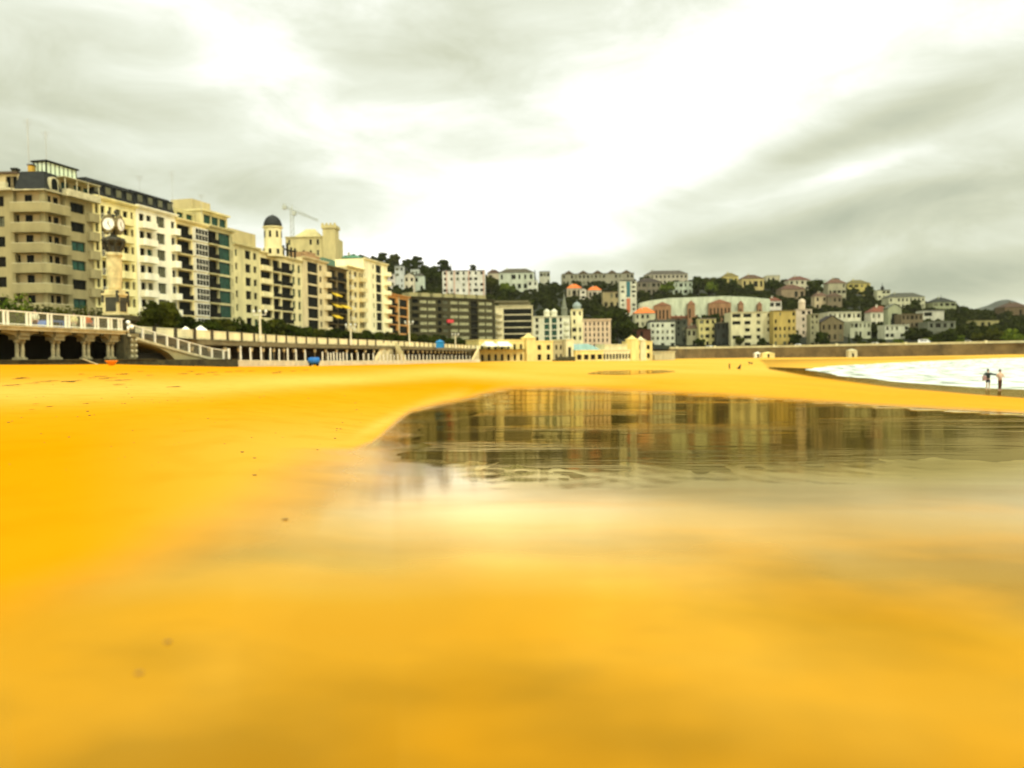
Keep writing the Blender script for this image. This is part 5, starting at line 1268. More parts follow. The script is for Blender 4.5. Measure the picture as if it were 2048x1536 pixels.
# small street clutter: white kiosks/umbrellas and blue kiosk
def parasol(u, vt, D, w, label):
    p = P(u, vt, D); e = empty('market_umbrella', (p.x, p.y, ZD), 0, label, 'umbrella'); h = p.z-ZD
    q = MB(); q.lathe([(w,h-.8),(w*.98,h-.65),(w*.45,h-.25),(.06,h)], 8); q.build('canopy', mat('white_canvas', (.86,.82,.62), .8, .06), e)
    q = MB(); q.tube((0,0,0),(0,0,h-.1),.05); q.build('pole', DARKM, e)
parasol(371, 653, 101, .95, 'flat white umbrella top above the promenade railing, left one'); parasol(401, 651, 103, .95, 'pointed white umbrella top above the promenade railing, right one')
p = P(880, 680, 205); e = empty('blue_kiosk', (p.x, p.y, ZD), 0, 'small bright blue kiosk on the promenade before the dark block', 'kiosk'); h = p.z-ZD
q = MB(); q.box(-1,-.8,0,1,.8,h-.5); q.build('wall', mat('blue_paint', (.01,.2,.42), .5), e); q = MB(); q.add([(-1.2,-1,h-.5),(1.2,-1,h-.5),(1.2,1,h-.5),(-1.2,1,h-.5),(0,0,h+.1)], [(0,1,4),(1,2,4),(2,3,4),(3,0,4),(3,2,1,0)]); q.build('roof', MATS['blue_paint'], e)
p = XY(106, 74, ZD); vehicle('car', (p.x, p.y, ZD), trz-.1, 4.2, (.06,.12,.3), 'blue car parked behind the white terrace railing', 'car')
# ================================================================ VEGETATION
rng = np.random.default_rng(5)
def leaf_mat(name, a, b):
    m, N, L, B = nt(name); g = N.new('ShaderNodeNewGeometry'); n = N.new('ShaderNodeTexNoise'); n.inputs['Scale'].default_value = .45; n.inputs['Detail'].default_value = 3
    L.new(g.outputs['Position'], n.inputs['Vector']); r = N.new('ShaderNodeMapRange'); r.inputs[1].default_value = .35; r.inputs[2].default_value = .65; L.new(n.outputs['Fac'], r.inputs[0])
    mx = N.new('ShaderNodeMix'); mx.data_type = 'RGBA'; L.new(r.outputs[0], mx.inputs[0]); mx.inputs[6].default_value = (*a, 1); mx.inputs[7].default_value = (*b, 1); L.new(mx.outputs[2], B.inputs['Base Color'])
    B.inputs['Roughness'].default_value = .75; B.inputs['Specular IOR Level'].default_value = .03; return m
LM = [leaf_mat('dark_foliage', (.008,.013,.001), (.036,.048,.003)), leaf_mat('olive_foliage', (.02,.025,.003), (.065,.068,.006)), leaf_mat('bright_foliage', (.05,.08,.008), (.12,.15,.01))]
def leaf_arrays(clumps, n, size):
    """clumps: (cx,cy,cz,rx,ry,rz); leaves lie in shells of the clumps"""
    P_, Q_ = [], []
    for c in clumps:
        d = rng.normal(size=(n, 3)); d /= np.linalg.norm(d, axis=1)[:, None]; r = rng.uniform(.55, 1.08, (n, 1)); P_.append(np.array(c[:3])+d*r*np.array(c[3:6])); Q_.append(d)
    p = np.concatenate(P_); d = np.concatenate(Q_)+rng.normal(size=p.shape)*.7; d /= np.linalg.norm(d, axis=1)[:, None]
    t = np.cross(d, rng.normal(size=p.shape)); t /= np.linalg.norm(t, axis=1)[:, None]; b = np.cross(d, t); s = size*rng.uniform(.6, 1.3, (len(p), 1))
    V = np.stack([p-t*s-b*s*.6, p+t*s-b*s*.6, p+t*s+b*s*.6, p-t*s+b*s*.6], 1).reshape(-1, 3); return V
def quads_mesh(name, V, m):
    n = len(V)//4; me = bpy.data.meshes.new(name); me.vertices.add(len(V)); me.vertices.foreach_set('co', V.astype(np.float32).reshape(-1))
    me.loops.add(4*n); me.loops.foreach_set('vertex_index', np.arange(4*n, dtype=np.int32)); me.polygons.add(n)
    me.polygons.foreach_set('loop_start', np.arange(0, 4*n, 4, dtype=np.int32)); me.polygons.foreach_set('loop_total', np.full(n, 4, dtype=np.int32)); me.materials.append(m); me.update(calc_edges=True); return me
def crown_clumps(w, h, n, z0, flat=1.0):
    o = []
    for k in range(n):
        a = R.uniform(0, 6.283); r = w*R.uniform(.1, .62)**.8; z = z0+h*R.uniform(.2, .85); q = w*R.uniform(.24, .42)
        r *= 1-.5*abs((z-z0)/h-.4); o.append((r*math.cos(a), r*math.sin(a), z, q, q, q*R.uniform(.6, .9)*flat))
    return o
def trunk_mesh(h, r, limbs=5, spread=1.5, top=.5):
    q = MB(); pts = [(0,0,-.3)]; 
    for k in range(1, 5): pts.append((R.uniform(-.06,.06)*h, R.uniform(-.06,.06)*h, h*k/4))
    for k in range(4): q.tube(pts[k], pts[k+1], r*(1-.15*k), r*(1-.15*(k+1)), 7)
    for k in range(limbs): a = 6.283*k/limbs+R.uniform(-.4,.4); p0 = pts[3]; q.tube(p0, (p0[0]+spread*math.cos(a), p0[1]+spread*math.sin(a), h+top*R.uniform(.6,1.4)), r*.45, r*.15, 5)
    return q.mesh('trunk', BARK)
PROTO = {}
for k in range(4):       # tamarisk-like street trees
    PROTO['street%d' % k] = (trunk_mesh(1.7, .2, 6, 1.1, .7), quads_mesh('crown', leaf_arrays(crown_clumps(2.3, 2.4, 15, 1.5), 150, .13), LM[[0,1,0,0][k]]))
for k in range(3):       # round broadleaf hill trees
    PROTO['round%d' % k] = (trunk_mesh(3.5, .35, 6, 2.2, 1.5), quads_mesh('crown', leaf_arrays(crown_clumps(4.6, 6.5, 20, 2.6), 90, .38), LM[[0,1,0][k]]))
PROTO['bright'] = (trunk_mesh(2.5, .3, 6, 2, 1.5), quads_mesh('crown', leaf_arrays(crown_clumps(4.0, 5.0, 16, 1.6), 90, .36), LM[2]))
for k in range(2):       # tall umbrella pines
    PROTO['pine%d' % k] = (trunk_mesh(7.5, .55, 8, 3, 1.5), quads_mesh('crown', leaf_arrays(crown_clumps(4.8, 8.0, 26, 3.8, .8), 90, .36), LM[0]))
cy = []
for k in range(9): cy.append((R.uniform(-.15,.15), R.uniform(-.15,.15), 1+k*1.05, .95*(1-k/11), .95*(1-k/11), .9))
PROTO['cypress'] = (trunk_mesh(2, .2, 2, .2, .3), quads_mesh('crown', leaf_arrays(cy, 90, .2), LM[0]))
def tree(kind, name, loc, sc, rz, label, group, cat='tree', sz=1.0):
    tm, cm = PROTO[kind]; e = empty(name, loc, rz, label, cat, group); e.scale = (sc, sc, sc*sz)
    obj('trunk', tm, e); obj('crown', cm, e); return e
# street trees along the seafront, a few metres seaward of the buildings
names = [(190,'the grey corner building'),(277,'the cream building'),(356,'the white building'),(418,'the gallery building'),(469,'the green glass building'),(521,'the khaki building'),(606,'the domed corner building'),(656,'the pinkish tan building'),(697,'the yellow-awning building'),(729,'the yellowish balcony building'),(777,'the blank cream building'),(820,'the orange building'),(990,'the long dark block'),(1067,'the banded cream block')]
def bname(u):
    for a, n in names:
        if u < a: return n
    return 'the turreted building'
tops = [(0,626),(80,628),(150,636),(200,640),(262,634),(285,622),(310,610),(330,630),(400,640),(460,645),(520,652),(545,644),(580,655),(640,660),(700,664),(780,668),(860,674),(950,682),(1000,686)]
k = 0; D = 92.0
while D < 330:
    X = -101.6+.235*D+9.0+R.uniform(-.8, .8); u = proj(X, D, ZD+3)[0]
    if u > 955: break
    vt = lerp_tab(tops, u)+R.uniform(-3, 4); h = (HV(u)-vt)/1600*D+ZE-ZD; sc = max(.6, h/3.7)
    if u > 262 or True:
        kd = 'street%d' % (k % 4)
        tree(kd, 'street_tree', (X, D, ZD), sc*1.12, R.uniform(0, 6), 'dark green clipped tree of the seafront row, in front of '+bname(u), 'clipped trees along the seafront', sz=.92)
    k += 1; D += 4.3+D*.004
tree('street1', 'street_tree', (*XY(318, 108, ZD).xy, ZD), 1.45, 1, 'tallest bushy tree of the seafront row, before the white building', 'clipped trees along the seafront')
# hedge behind the terrace
def hedge(pts_, w, h, label, m, name='hedge'):
    cl = []
    for a, b in zip(pts_[:-1], pts_[1:]):
        n = max(1, int((b-a).length/.8))
        for k in range(n): p = a.lerp(b, k/n); cl.append((p.x-pts_[0].x, p.y-pts_[0].y, h*.5+R.uniform(-.12,.1), w*.6, w*.6, h*R.uniform(.48,.62)))
    e = empty(name, pts_[0], 0, label, 'hedge'); obj('foliage', quads_mesh('foliage', leaf_arrays(cl, 300, .15), m), e)
    q = MB()
    for k in range(0, len(cl), 3): c = cl[k]; q.tube((c[0], c[1], -.1), (c[0], c[1], h*.6), .04)
    q.build('stem', BARK, e)
hedge([XY(-40, 96, ZD), XY(60, 99, ZD), XY(215, 112, ZD)], 1.7, 4.8, 'long green hedge at the foot of the grey corner building', LM[1])
hedge([XY(-30, 86, ZD), XY(72, 88, ZD)], 1.3, 4.7, 'taller yellow-green hedge behind the left end of the terrace railing', LM[2])
# ---- hillside wood: one mass of small crowns
def wood():
    base = [leaf_arrays(crown_clumps(4.2, 5.5, 9, .5), 26, .75) for _ in range(4)]; out = []
    occ = []
    n = 0
    for _ in range(12000):
        u = R.uniform(640, 2600); Db, Ds, zb, zs = hill_ends(u); t = R.uniform(.03, 1.05); D = Db+(Ds-Db)*t; z = hill_z(u, D); v = HV(u)-(z-ZE)/D*1600
        blocked = False; lax = R.random() < .4
        for b in HBOX:
            if b[0]-3 < u < b[1]+3 and b[2]-14 < D < b[2]+20: blocked = True; break
            if b[0]-2 < u < b[1]+2 and D < b[2] and (HV(u)-(z+6.5-ZE)/D*1600) < (b[4] if lax else b[3]): blocked = True; break
        if blocked: continue
        if u < 1262 and t < .06: continue
        s = R.uniform(.7, 1.25); a = R.uniform(0, 6.28); c, s_ = math.cos(a)*s, math.sin(a)*s; A_ = base[n % 4]
        V = A_ @ np.array([[c, s_, 0], [-s_, c, 0], [0, 0, s*R.uniform(.8, 1.1)]]); x = (u-1024)/F*D
        out.append(V+np.array([x, D, z-1.0])); n += 1
        if n > 3300: break
    me = quads_mesh('hillside_wood', np.concatenate(out), leaf_mat('wood_foliage', (.007,.011,.001), (.032,.038,.003)))
    tag(obj('hillside_wood', me), 'dense dark green wood covering the hillside between the houses', 'wood', kind='stuff'); print('WOOD', n)
HBOX = []
for h in HOUSES:
    D = hill_D((h[2]+h[3])/2, min(h[5]+4, HV(h[2])-13)); HBOX.append((h[2], h[3], D, h[4]+(h[5]-h[4])*.38, h[4]+(h[5]-h[4])*.14))
HBOX.append((1280, 1540, hill_D(1400, 650)-6, 616, 612)); HBOX.append((1308, 1395, hill_D(1350, 655), 642, 634))
wood()
# single hill trees one can tell apart
ht = [('pine0',835,512,548,'tall dark pine on the skyline left of the white apartment block'),('pine1',827,520,552,'dark pine just left of the tallest skyline pine'),('pine0',888,518,560,'tall dark tree on the skyline at the left corner of the white apartment block'),
 ('round0',866,533,575,'round dark tree between the pines and the white apartment block'),('round1',790,507,535,'olive green tree on the left skyline above the grey tower house'),('round0',765,505,530,'dark bushy tree at the left end of the skyline'),
 ('round2',812,517,542,'dark tree on the skyline above the gabled house'),('round0',850,530,560,'rounded dark tree behind the mint house'),('bright',855,550,572,'bright yellow-green tree between the mint house and the white apartment block'),('round1',982,552,592,'olive tree right beside the white apartment block'),
 ('bright',1014,564,592,'bright green tree below the wide mint mansion'),('cypress',1070,540,562,'slim dark tree at the right corner of the mint mansion'),('round0',1010,578,604,'dark tree below the bright green tree'),('round2',1110,566,592,'dark tree beside the pale block on the ridge'),
 ('pine1',946,529,548,'dark pine top over the right half of the white apartment block'),('cypress',902,525,545,'slim tree top over the left of the white apartment block'),('round0',1290,553,580,'dark tree at the left end of the long cream ridge block'),
 ('bright',1336,562,590,'bright green tree before the long cream ridge block'),('round0',1398,556,590,'broad dark tree on the skyline right of the mint villa'),('round1',1420,553,590,'big dark tree on the skyline left of the small yellow house'),
 ('bright',1425,562,592,'slim bright green tree in the dark wood under the skyline'),('round0',1440,556,592,'dark tree under the small yellow ridge house'),('round2',1470,558,592,'large rounded tree in front of the yellow ridge house'),('round0',1500,568,595,'dark tree below the brown-roofed ridge house'),
 ('round0',1545,560,590,'dark tree below the cream ridge house'),('round2',1570,573,595,'dark tree left of the rusty hipped roof'),('cypress',1698,668,700,'dark cypress-like conifer before the stepped white building'),('round0',1745,676,702,'dark round tree below the low pale green building'),
 ('round0',1765,678,702,'dark round tree left of the white terraced house'),('round2',1722,680,703,'dark low tree before the low pale green building'),('bright',1795,676,703,'bright green bush under the white terraced house'),('round0',1740,572,600,'dark tree right of the yellow crest house'),
 ('round0',1930,617,640,'dark tree on the low skyline left of the mountain'),('round1',1990,655,694,'green tree at the right before the sea wall'),('bright',2025,655,695,'bright green tree near the right edge'),('round0',1900,660,697,'dark green tree below the slate grey house'),
 ('bright',1850,674,700,'bright green bush above the white van'),('round0',1875,667,700,'dark tree right of the white van'),('bright',1915,669,698,'green bush left of the meadow house'),('round1',1955,664,697,'olive tree before the meadow house'),
 ('round0',1205,630,690,'big dark tree left of the brick house'),('round0',1235,618,690,'tall dark tree mass above the bathhouse'),('round2',1252,640,694,'dark tree beside the brick house'),('round0',1222,665,700,'dark tree behind the bathhouse colonnade'),
 ('round1',1480,672,697,'low dark tree in front of the dark glass building'),('round0',1525,676,698,'low dark tree in front of the big cream building'),('round0',1590,668,699,'dark tree before the ochre building'),('round0',1645,664,700,'dark tree at the foot of the olive tower building'),('round2',1400,676,700,'low tree in front of the olive villa'),('round0',1630,560,600,'dark tree between the mint block and the rusty roof'),
 ('round0',1412,630,655,'dark tree below the middle of the palace wing'),('round2',1432,626,654,'dark tree below the widest orange pavilion'),('round0',1452,630,652,'dark tree left of the big cream stepped building'),('round0',1392,634,656,'dark tree under the narrow orange tower of the palace'),
 ('round0',1830,600,628,'dark tree right of the long pale terrace'),('round0',1672,556,572,'dark tree poking up over the red-roofed crest house')]
for kd, u, vt, vb, lab in ht:
    D = hill_D(u, min(vb, HV(u)-13))-4; b = P(u, vb, D); h = P(u, vt, D).z-b.z
    Hk = {'p': 11.5, 'r': 9.2, 'b': 6.6, 'c': 10.2}[kd[0]]; s = h/Hk
    tree(kd, {'p':'pine_tree','r':'broadleaf_tree','b':'broadleaf_tree','c':'conifer_tree'}[kd[0]], (b.x, D, b.z), s, R.uniform(0,6), lab, 'single trees on the hillside')
# ================================================================ PEOPLE
skin = mat('skin', (.55, .32, .2), .6, .05)
def skinned(name, verts, edges, radii, m, parent, lv=1):
    me = bpy.data.meshes.new(name); me.from_pydata(verts, edges, []); o_ = bpy.data.objects.new(name, me); COL.objects.link(o_); o_.modifiers.new('skin', 'SKIN')
    for d, r in zip(me.skin_vertices[0].data, radii): d.radius = (r, r) if not isinstance(r, tuple) else r
    s = o_.modifiers.new('sub', 'SUBSURF'); s.levels = s.render_levels = lv; me.materials.append(m)
    dg = bpy.context.evaluated_depsgraph_get(); m2 = bpy.data.meshes.new_from_object(o_.evaluated_get(dg)); bpy.data.objects.remove(o_)
    m2.name = name; m2.polygons.foreach_set('use_smooth', [True]*len(m2.polygons))
    if not m2.materials: m2.materials.append(m)
    return obj(name, m2, parent)
def person(loc, rz, label, top, bottom, hair, larm, rarm, legs, bare=True, sc=1.0, bag=None, grp_='people on the beach', skirt=False):
    """larm/rarm: (elbow, wrist) offsets from the shoulder; legs: ((knee, ankle) left, right) offsets from the hip"""
    e = empty('person', loc, rz, label, 'person', grp_); e.scale = (sc,)*3
    V = [(0,0,.95),(0,0,1.12),(0,.01,1.32),(0,.01,1.44),(0,0,1.52),(0,-.01,1.6),(0,-.015,1.69)]; E = [(0,1),(1,2),(2,3),(3,4),(4,5),(5,6)]; r = [(.15,.11),(.13,.1),(.16,.11),(.09,.08),(.055,.055),(.085,.095),(.075,.085)]
    def add(p, par, rad): V.append(tuple(p)); E.append((par, len(V)-1)); r.append(rad); return len(V)-1
    J = {}
    for s, arm in ((-1, larm), (1, rarm)):
        sh = add((s*.19,.01,1.41), 2, .065); p = Vector((s*.19,.01,1.41)); el = p+Vector(arm[0]); wr = el+Vector(arm[1]); a = add(el, sh, .042); b = add(wr, a, .03)
        d = Vector(arm[1]).normalized(); pm = add(wr+d*.07, b, (.035,.018)); side = d.cross(Vector((0,1,.2))).normalized()
        J[s] = (p, el, wr)
        for k, ln in enumerate((.07,.085,.08,.06)):
            q1 = wr+d*.09+side*(.03-.02*k); f1 = add(q1, pm, .009); f2 = add(q1+d*ln*.5, f1, .009); add(q1+d*ln+Vector((0,.015,0)), f2, .007)
        t = add(wr+d*.03+side*.045, pm, .011); add(wr+d*.07+side*.075, t, .009)
    L_ = {}
    for s, lg in zip((-1, 1), legs):
        hp = add((s*.09,0,.9), 0, .095); p = Vector((s*.09,0,.9)); kn = p+Vector(lg[0]); an = kn+Vector(lg[1]); a = add(kn, hp, .058); m_ = add(kn.lerp(an, .35), a, .056); b = add(an, m_, .036); add(an+Vector((0,.02,-.05)), b, .035); ft = add(an+Vector((0,-.13,-.055)), b, (.04,.022)); L_[s] = (p, kn, an)
    body = skinned('body', V, E, r, skin, e)
    q = MB(); q.ball((0,-.01,1.69), .105, 8, sz=1.12); q.build('hair', hair, e, T(0,.03,.0)); 
    q = MB(); 
    for s in (-1,1): q.ball((s*.035,-.105,1.655), .012, 4)
    q.build('eyes', DARKM, body); q = MB(); q.tube((0,-.1,1.64),(0,-.135,1.615),.012,.018); q.ball((0,-.1,1.585), .02, 4, sz=.4); q.build('nose', skin, body)
    V = [(0,0,.90),(0,0,1.12),(0,.01,1.32),(0,.01,1.43)]; E = [(0,1),(1,2),(2,3)]; r = [(.185,.15),(.16,.13),(.19,.14),(.11,.1)]
    for s in (-1,1):
        p, el, wr = J[s]; n0 = len(V); V += [tuple(p), tuple(el), tuple(el.lerp(wr,.9))]; E += [(2,n0),(n0,n0+1),(n0+1,n0+2)]; r += [.09,.065,.05]
    skinned('jacket', V, E, r, top, e)
    ln = .5 if bare else .97
    V = [(0,0,.98),(0,0,.9)]; E = [(0,1)]; r = [(.175,.13),(.17,.13)]
    for s in (-1,1):
        p, kn, an = L_[s]; n0 = len(V); end = p.lerp(kn, .75) if bare else kn; V += [tuple(p), tuple(end)]; E += [(1,n0),(n0,n0+1)]; r += [.115,.085 if bare else .075]
        if not bare: V.append(tuple(kn.lerp(an,.93))); E.append((n0+1,n0+2)); r.append(.055)
    skinned('shorts' if bare else 'trousers', V, E, r, bottom, e)
    return e, J
cd = mat('dark_jacket', (.02,.028,.02), .8, .1); cs = mat('black_shorts', (.012,.012,.016), .8, 0); cp = mat('pink_beige_jacket', (.62,.42,.26), .8, .1); cy_ = mat('brown_leggings', (.09,.035,.012), .8, .1); hd = mat('dark_hair', (.035,.022,.012), .6, .1); hb = mat('brown_hair', (.10,.06,.03), .6, .1)
def foot(u, v):
    p = gp(u, v); return (p.x, p.y, sand_z(p.x, p.y)+.0)
f1 = foot(1976, 780.5); f2 = foot(2000, 781.5)
st1 = (((-.02,-.10,-.42),(0,.13,-.40)), ((.02,.08,-.42),(0,.08,-.40)))
person(f1, -.35, 'person in a dark jacket and black shorts pointing, by the water', cd, cs, hd, ((-.10,.12,-.24),(-.02,-.02,-.24)), ((.24,-.03,-.10),(.22,-.10,-.05)), st1, True, sc=f1[1]*43/1600/1.8)
person(f2, .1, 'person in a pink-beige jacket and brown leggings by the water', cp, cy_, hb, ((-.13,-.02,-.22),(.12,-.16,-.08)), ((.15,0,-.22),(-.10,-.17,-.05)), (((-.0,-.02,-.44),(0,.06,-.40)), ((.0,.02,-.44),(0,.05,-.40))), False, sc=f2[1]*43/1600/1.8)
q = MB(); q.add([(-.2,-.1,-.2),(.2,-.1,-.2),(.2,.1,-.2),(-.2,.1,-.2),(-.22,-.1,.15),(.22,-.1,.15),(.18,.1,.2),(-.18,.1,.2)], [(3,2,1,0),(4,5,6,7),(0,1,5,4),(1,2,6,5),(2,3,7,6),(3,0,4,7)])
b_ = q.build('shoulder_bag', mat('dusty_pink_cloth', (.35,.2,.16), .8), None); b_.matrix_world = T(f1[0]-.3, f1[1]-.02, f1[2]+.95); tag(b_, 'dusty pink bag hanging at the side of the dark-jacketed person', 'bag')
b_.scale = (.6,.8,.95)
# people up on the terrace
def tperson(u, D, rz, label, top, bottom, sc=1.0):
    p = XY(u, D, ZD); person((p.x, p.y, ZD-.05), rz, label, top, bottom, hd, ((-.06,.02,-.27),(.02,-.08,-.24)), ((.06,.02,-.27),(-.02,-.08,-.24)), (((-.0,-.02,-.44),(0,.04,-.40)), ((.0,.02,-.44),(0,.04,-.40))), False, sc, grp_='people on the terrace')
tperson(71, 61, .3, 'person in pale clothes leaning behind the terrace railing', mat('pale_shirt', (.7,.66,.45), .8, 0), cy_, .92)
tperson(149, 66, 0, 'person in cream clothes behind the terrace railing, right of the blue car', mat('cream_shirt', (.75,.66,.3), .8, 0), STONEL, .95)
tperson(179, 68, 0, 'person in an orange-red top behind the terrace railing', mat('orange_red_shirt', (.7,.14,.03), .8, 0), cd, .95)
tperson(191, 69, .5, 'person in a blue top behind the terrace railing beside the clock', mat('blue_shirt', (.05,.12,.3), .8, 0), cs, .95)
# small far figures on the sand: two dogs and a short post
def dog(u, v, h, rz, label, sit=False):
    p = gp(u, v); sc = h*p.y/1600/.6; m = mat('dark_dog_fur', (.03,.022,.015), .9, .1)
    e = empty('dog', (p.x, p.y, sand_z(p.x, p.y)), rz, label, 'dog'); e.scale = (sc,)*3
    if sit: V = [(.12,0,.12),(0,0,.28),(-.14,0,.42),(-.18,0,.52),(-.30,0,.50)]; hl = .12
    else: V = [(.25,0,.38),(0,0,.36),(-.22,0,.40),(-.32,0,.52),(-.45,0,.50)]; hl = .38
    E = [(0,1),(1,2),(2,3),(3,4)]; r = [.10,.10,.12,.07,.04]
    def add(p_, par, rad): V.append(p_); E.append((par, len(V)-1)); r.append(rad); return len(V)-1
    for s in (-.08,.08):
        a = add((V[2][0]-.01, s, V[2][2]-.12), 2, .045); b = add((V[2][0], s, .2), a, .028); c = add((V[2][0], s, .03), b, .022); add((V[2][0]-.05, s, .015), c, .02)
        if sit: a = add((.1,s*1.4,.14), 0, .06); b = add((-.05,s*1.4,.1), a, .035); add((.03,s*1.4,.02), b, .025)
        else: a = add((.27,s,.26), 0, .06); b = add((.21,s,.2), a, .035); c = add((.31,s,.13), b, .025); c = add((.28,s,.03), c, .02)
        add((V[3][0]+.02, s*.7, V[3][2]+.09), 3, .018)
    t = add((V[0][0]+.12,0,V[0][2]+.03), 0, .025); add((V[0][0]+.22,0,V[0][2]+.14), t, .015)
    skinned('body', V, E, r, m, e)
dog(1478, 739, 10, 2.6, 'small dark dog sitting on the far sand', True); dog(1501, 730, 7, .2, 'small dark dog standing far off near the sea wall')
p = gp(1459, 738); e = tag(obj('wooden_post', (lambda q: (q.lathe([(.12,-.2),(.12,.75),(.1,.95),(.03,1.02)], 8), q.mesh('wooden_post', DSTONE))[1])(MB())), 'short dark post standing on the far sand beside the sitting dog', 'post'); e.location = (p.x, p.y, sand_z(p.x, p.y))
# ================================================================ PEBBLES AND SEAWEED
pm_ = [mat('dark_pebble', (.035,.028,.012), .7, .2, 20), mat('brown_pebble', (.20,.11,.02), .8, .2, 20)]
def pebble_mesh(k, m):
    q = MB(); rr = random.Random(k); n = 7
    q.lathe([(.02,-.5),(.7,-.35),(1,0),(.75,.38),(.02,.5)], n); q.v = [(x*rr.uniform(.8,1.15), y*rr.uniform(.7,1.1), z*rr.uniform(.85,1.1)) for x, y, z in q.v]; return q.mesh('pebble', m)
PM = [[pebble_mesh(k, m) for k in range(3)] for m in pm_]
def pz(x, y, u, v): return sand_z(x, y)
pebs = [(17,846,3.2,1),(24,843,2.5,1),(43,836,2,1),(155,834,2.2,1),(175,823.5,3.2,0),(179,832,3,0),(113,834,1.6,1),(138,875,3,1),(253,775,1.5,0),(304,799.5,1.5,0),(319,806,1.3,0),(335,801,1.5,0),(355,802.5,1.6,0),(405,796,1.6,0),(424,804.5,1.4,0),(335,787,1.6,0),(257,788.5,2.2,0),(244,807.5,1.8,0),(250,808,2,0),(378,820,1.2,0),(582,796,1,0),(605,837.5,1.2,1),
 (685,846,2,0),(674,859,2.2,0),(681,858.5,2.4,0),(673,862.5,1.8,0),(670,878.5,2.6,0),(503,876.5,2,1),(449,888.5,2,1),(484,906,4,0),(509,918,3.4,1),(565,875,1.8,1),(635,901,3,1),(509,953,5,1),(570,1042,7,1),(849,936,2.2,0),(106,770,1.2,0),(263,771,1.2,0),(708,850,1,0),(640,890,1.2,1),(540,857,1,1),(745,884,1.2,0),
 (775,838,1,0),(273,819,1,0),(610,861,1,1),(1150,836,1.6,0),(1318,807,1.2,0),(1830,958,1.6,0),(1600,992,1,1),(1395,912,1.6,0),(278,1425,9,1),(335,1290,8,1)]
rp_ = random.Random(11)
for _ in range(60):
    v_ = 792+rp_.random()**1.5*150; pebs.append((rp_.uniform(0, 800-(v_-790)*1.2), v_, rp_.choice([1, 1.2, 1.5, 2]), rp_.choice([0, 0, 1])))
for k, (u, v, s, c) in enumerate(pebs):
    p = gp(u, v)
    if v < 1040: pass
    r_ = s*p.y/1600*.78; o_ = obj('pebble', PM[c][k % 3]); o_.location = (p.x, p.y, sand_z(p.x, p.y)+r_*.18); o_.scale = (r_*1.2, r_*1.4, r_*.75); o_.rotation_euler = (0, 0, k)
    z = 'on the dry sand to the left' if u < 450 else ('on the smooth sand left of the puddle' if u < 760 else 'in the shining wet sand around the puddle')
    tag(o_, ('tiny dark pebble ' if c == 0 else 'small brown half-buried pebble ')+z, 'pebble', 'pebbles scattered over the sand')
swm_ = mat('dried_seaweed', (.05,.035,.01), .9, .3, 8)
def weed_mesh(k):
    rr = random.Random(k); q = MB()
    for _ in range(16):
        p = Vector((rr.gauss(0,.45), rr.gauss(0,.3), .02)); a = rr.gauss(0,.5)
        for _ in range(4): n_ = p+Vector((.2*math.cos(a), .2*math.sin(a), rr.uniform(-.02,.04))); n_.z = max(.01, n_.z); q.tube(p, n_, .035, .02, 4); p = n_; a += rr.gauss(0,.6)
    return q.mesh('seaweed', swm_)
WM_ = [weed_mesh(k) for k in range(3)]
weeds = [(12,773.5,12,2.4),(24,773,16,2.4),(36,759,22,3),(42,758,8,3.5),(82,765,16,2),(103,764,16,2.4),(132,765,20,3.4),(140,766,8,3),(158,763,6,2),(195,755,16,2.5),(207,758,12,2),(180,758,10,2),(233,762.5,22,2.4),(244,750,10,3.6),(233,771.5,16,2.6),(297,752.5,8,2),(343,776,16,2.4),(278,744,8,2),(205,760,9,2),(62,769,14,1.6),(160,750,8,2),(222,758,10,2),
 (362,749,14,2.2),(394,750,12,3),(420,746,14,2),(378,744,10,2),(430,751,8,2),(455,745,10,2),(476,743,12,2),(500,743,10,2),(550,747,12,3),(556,744,9,2),(583,743,9,2),(608,741,8,1.6),(250,762,9,1.6),(70,812,8,1.6),(96,818,8,2),(170,811,8,2),(62,823,8,1.6)]
for k, (u, v, w, h) in enumerate(weeds):
    p = gp(u, v); sx = w*p.y/1600/1.5; sz_ = h*p.y/1600/.12*.35; o_ = obj('seaweed_clump', WM_[k % 3]); o_.location = (p.x, p.y, sand_z(p.x, p.y)+.02); o_.scale = (sx, min(3.2, sx*2.2), min(1.6, sz_)); o_.rotation_euler = (0, 0, R.uniform(-.3,.3))
    tag(o_, 'dark dried seaweed clump on the upper sand before the arched terrace' if u < 262 else 'dark dried seaweed clump on the upper sand before the ramp and white stakes', 'seaweed', 'seaweed clumps on the upper beach')
# ================================================================ SKY, SUN, RENDER
EL, AZ = math.radians(42), math.radians(150)      # sun behind the camera to the right
sun = bpy.data.lights.new('sun', 'SUN'); sun.energy = 1.5; sun.angle = math.radians(14); sun.color = (1, .95, .84)
so = bpy.data.objects.new('sun', sun); COL.objects.link(so)
sd = Vector((math.sin(AZ)*math.cos(EL), math.cos(AZ)*math.cos(EL), math.sin(EL))); so.rotation_euler = sd.to_track_quat('Z', 'Y').to_euler()
w = bpy.data.worlds.new('World'); S.world = w; w.use_nodes = True; N = w.node_tree.nodes; L = w.node_tree.links; BG = N['Background']
def nd(t, **k):
    n = N.new(t)
    for a, b in k.items(): setattr(n, a, b)
    return n
def M_(op, a, b=None, c=None):
    n = nd('ShaderNodeMath', operation=op)
    for i, s in enumerate((a, b, c)):
        if s is None: continue
        if isinstance(s, (int, float)): n.inputs[i].default_value = s
        else: L.new(s, n.inputs[i])
    return n.outputs[0]
tc = nd('ShaderNodeTexCoord'); sep = nd('ShaderNodeSeparateXYZ'); L.new(tc.outputs['Generated'], sep.inputs[0]); x_, y_, z_ = sep.outputs
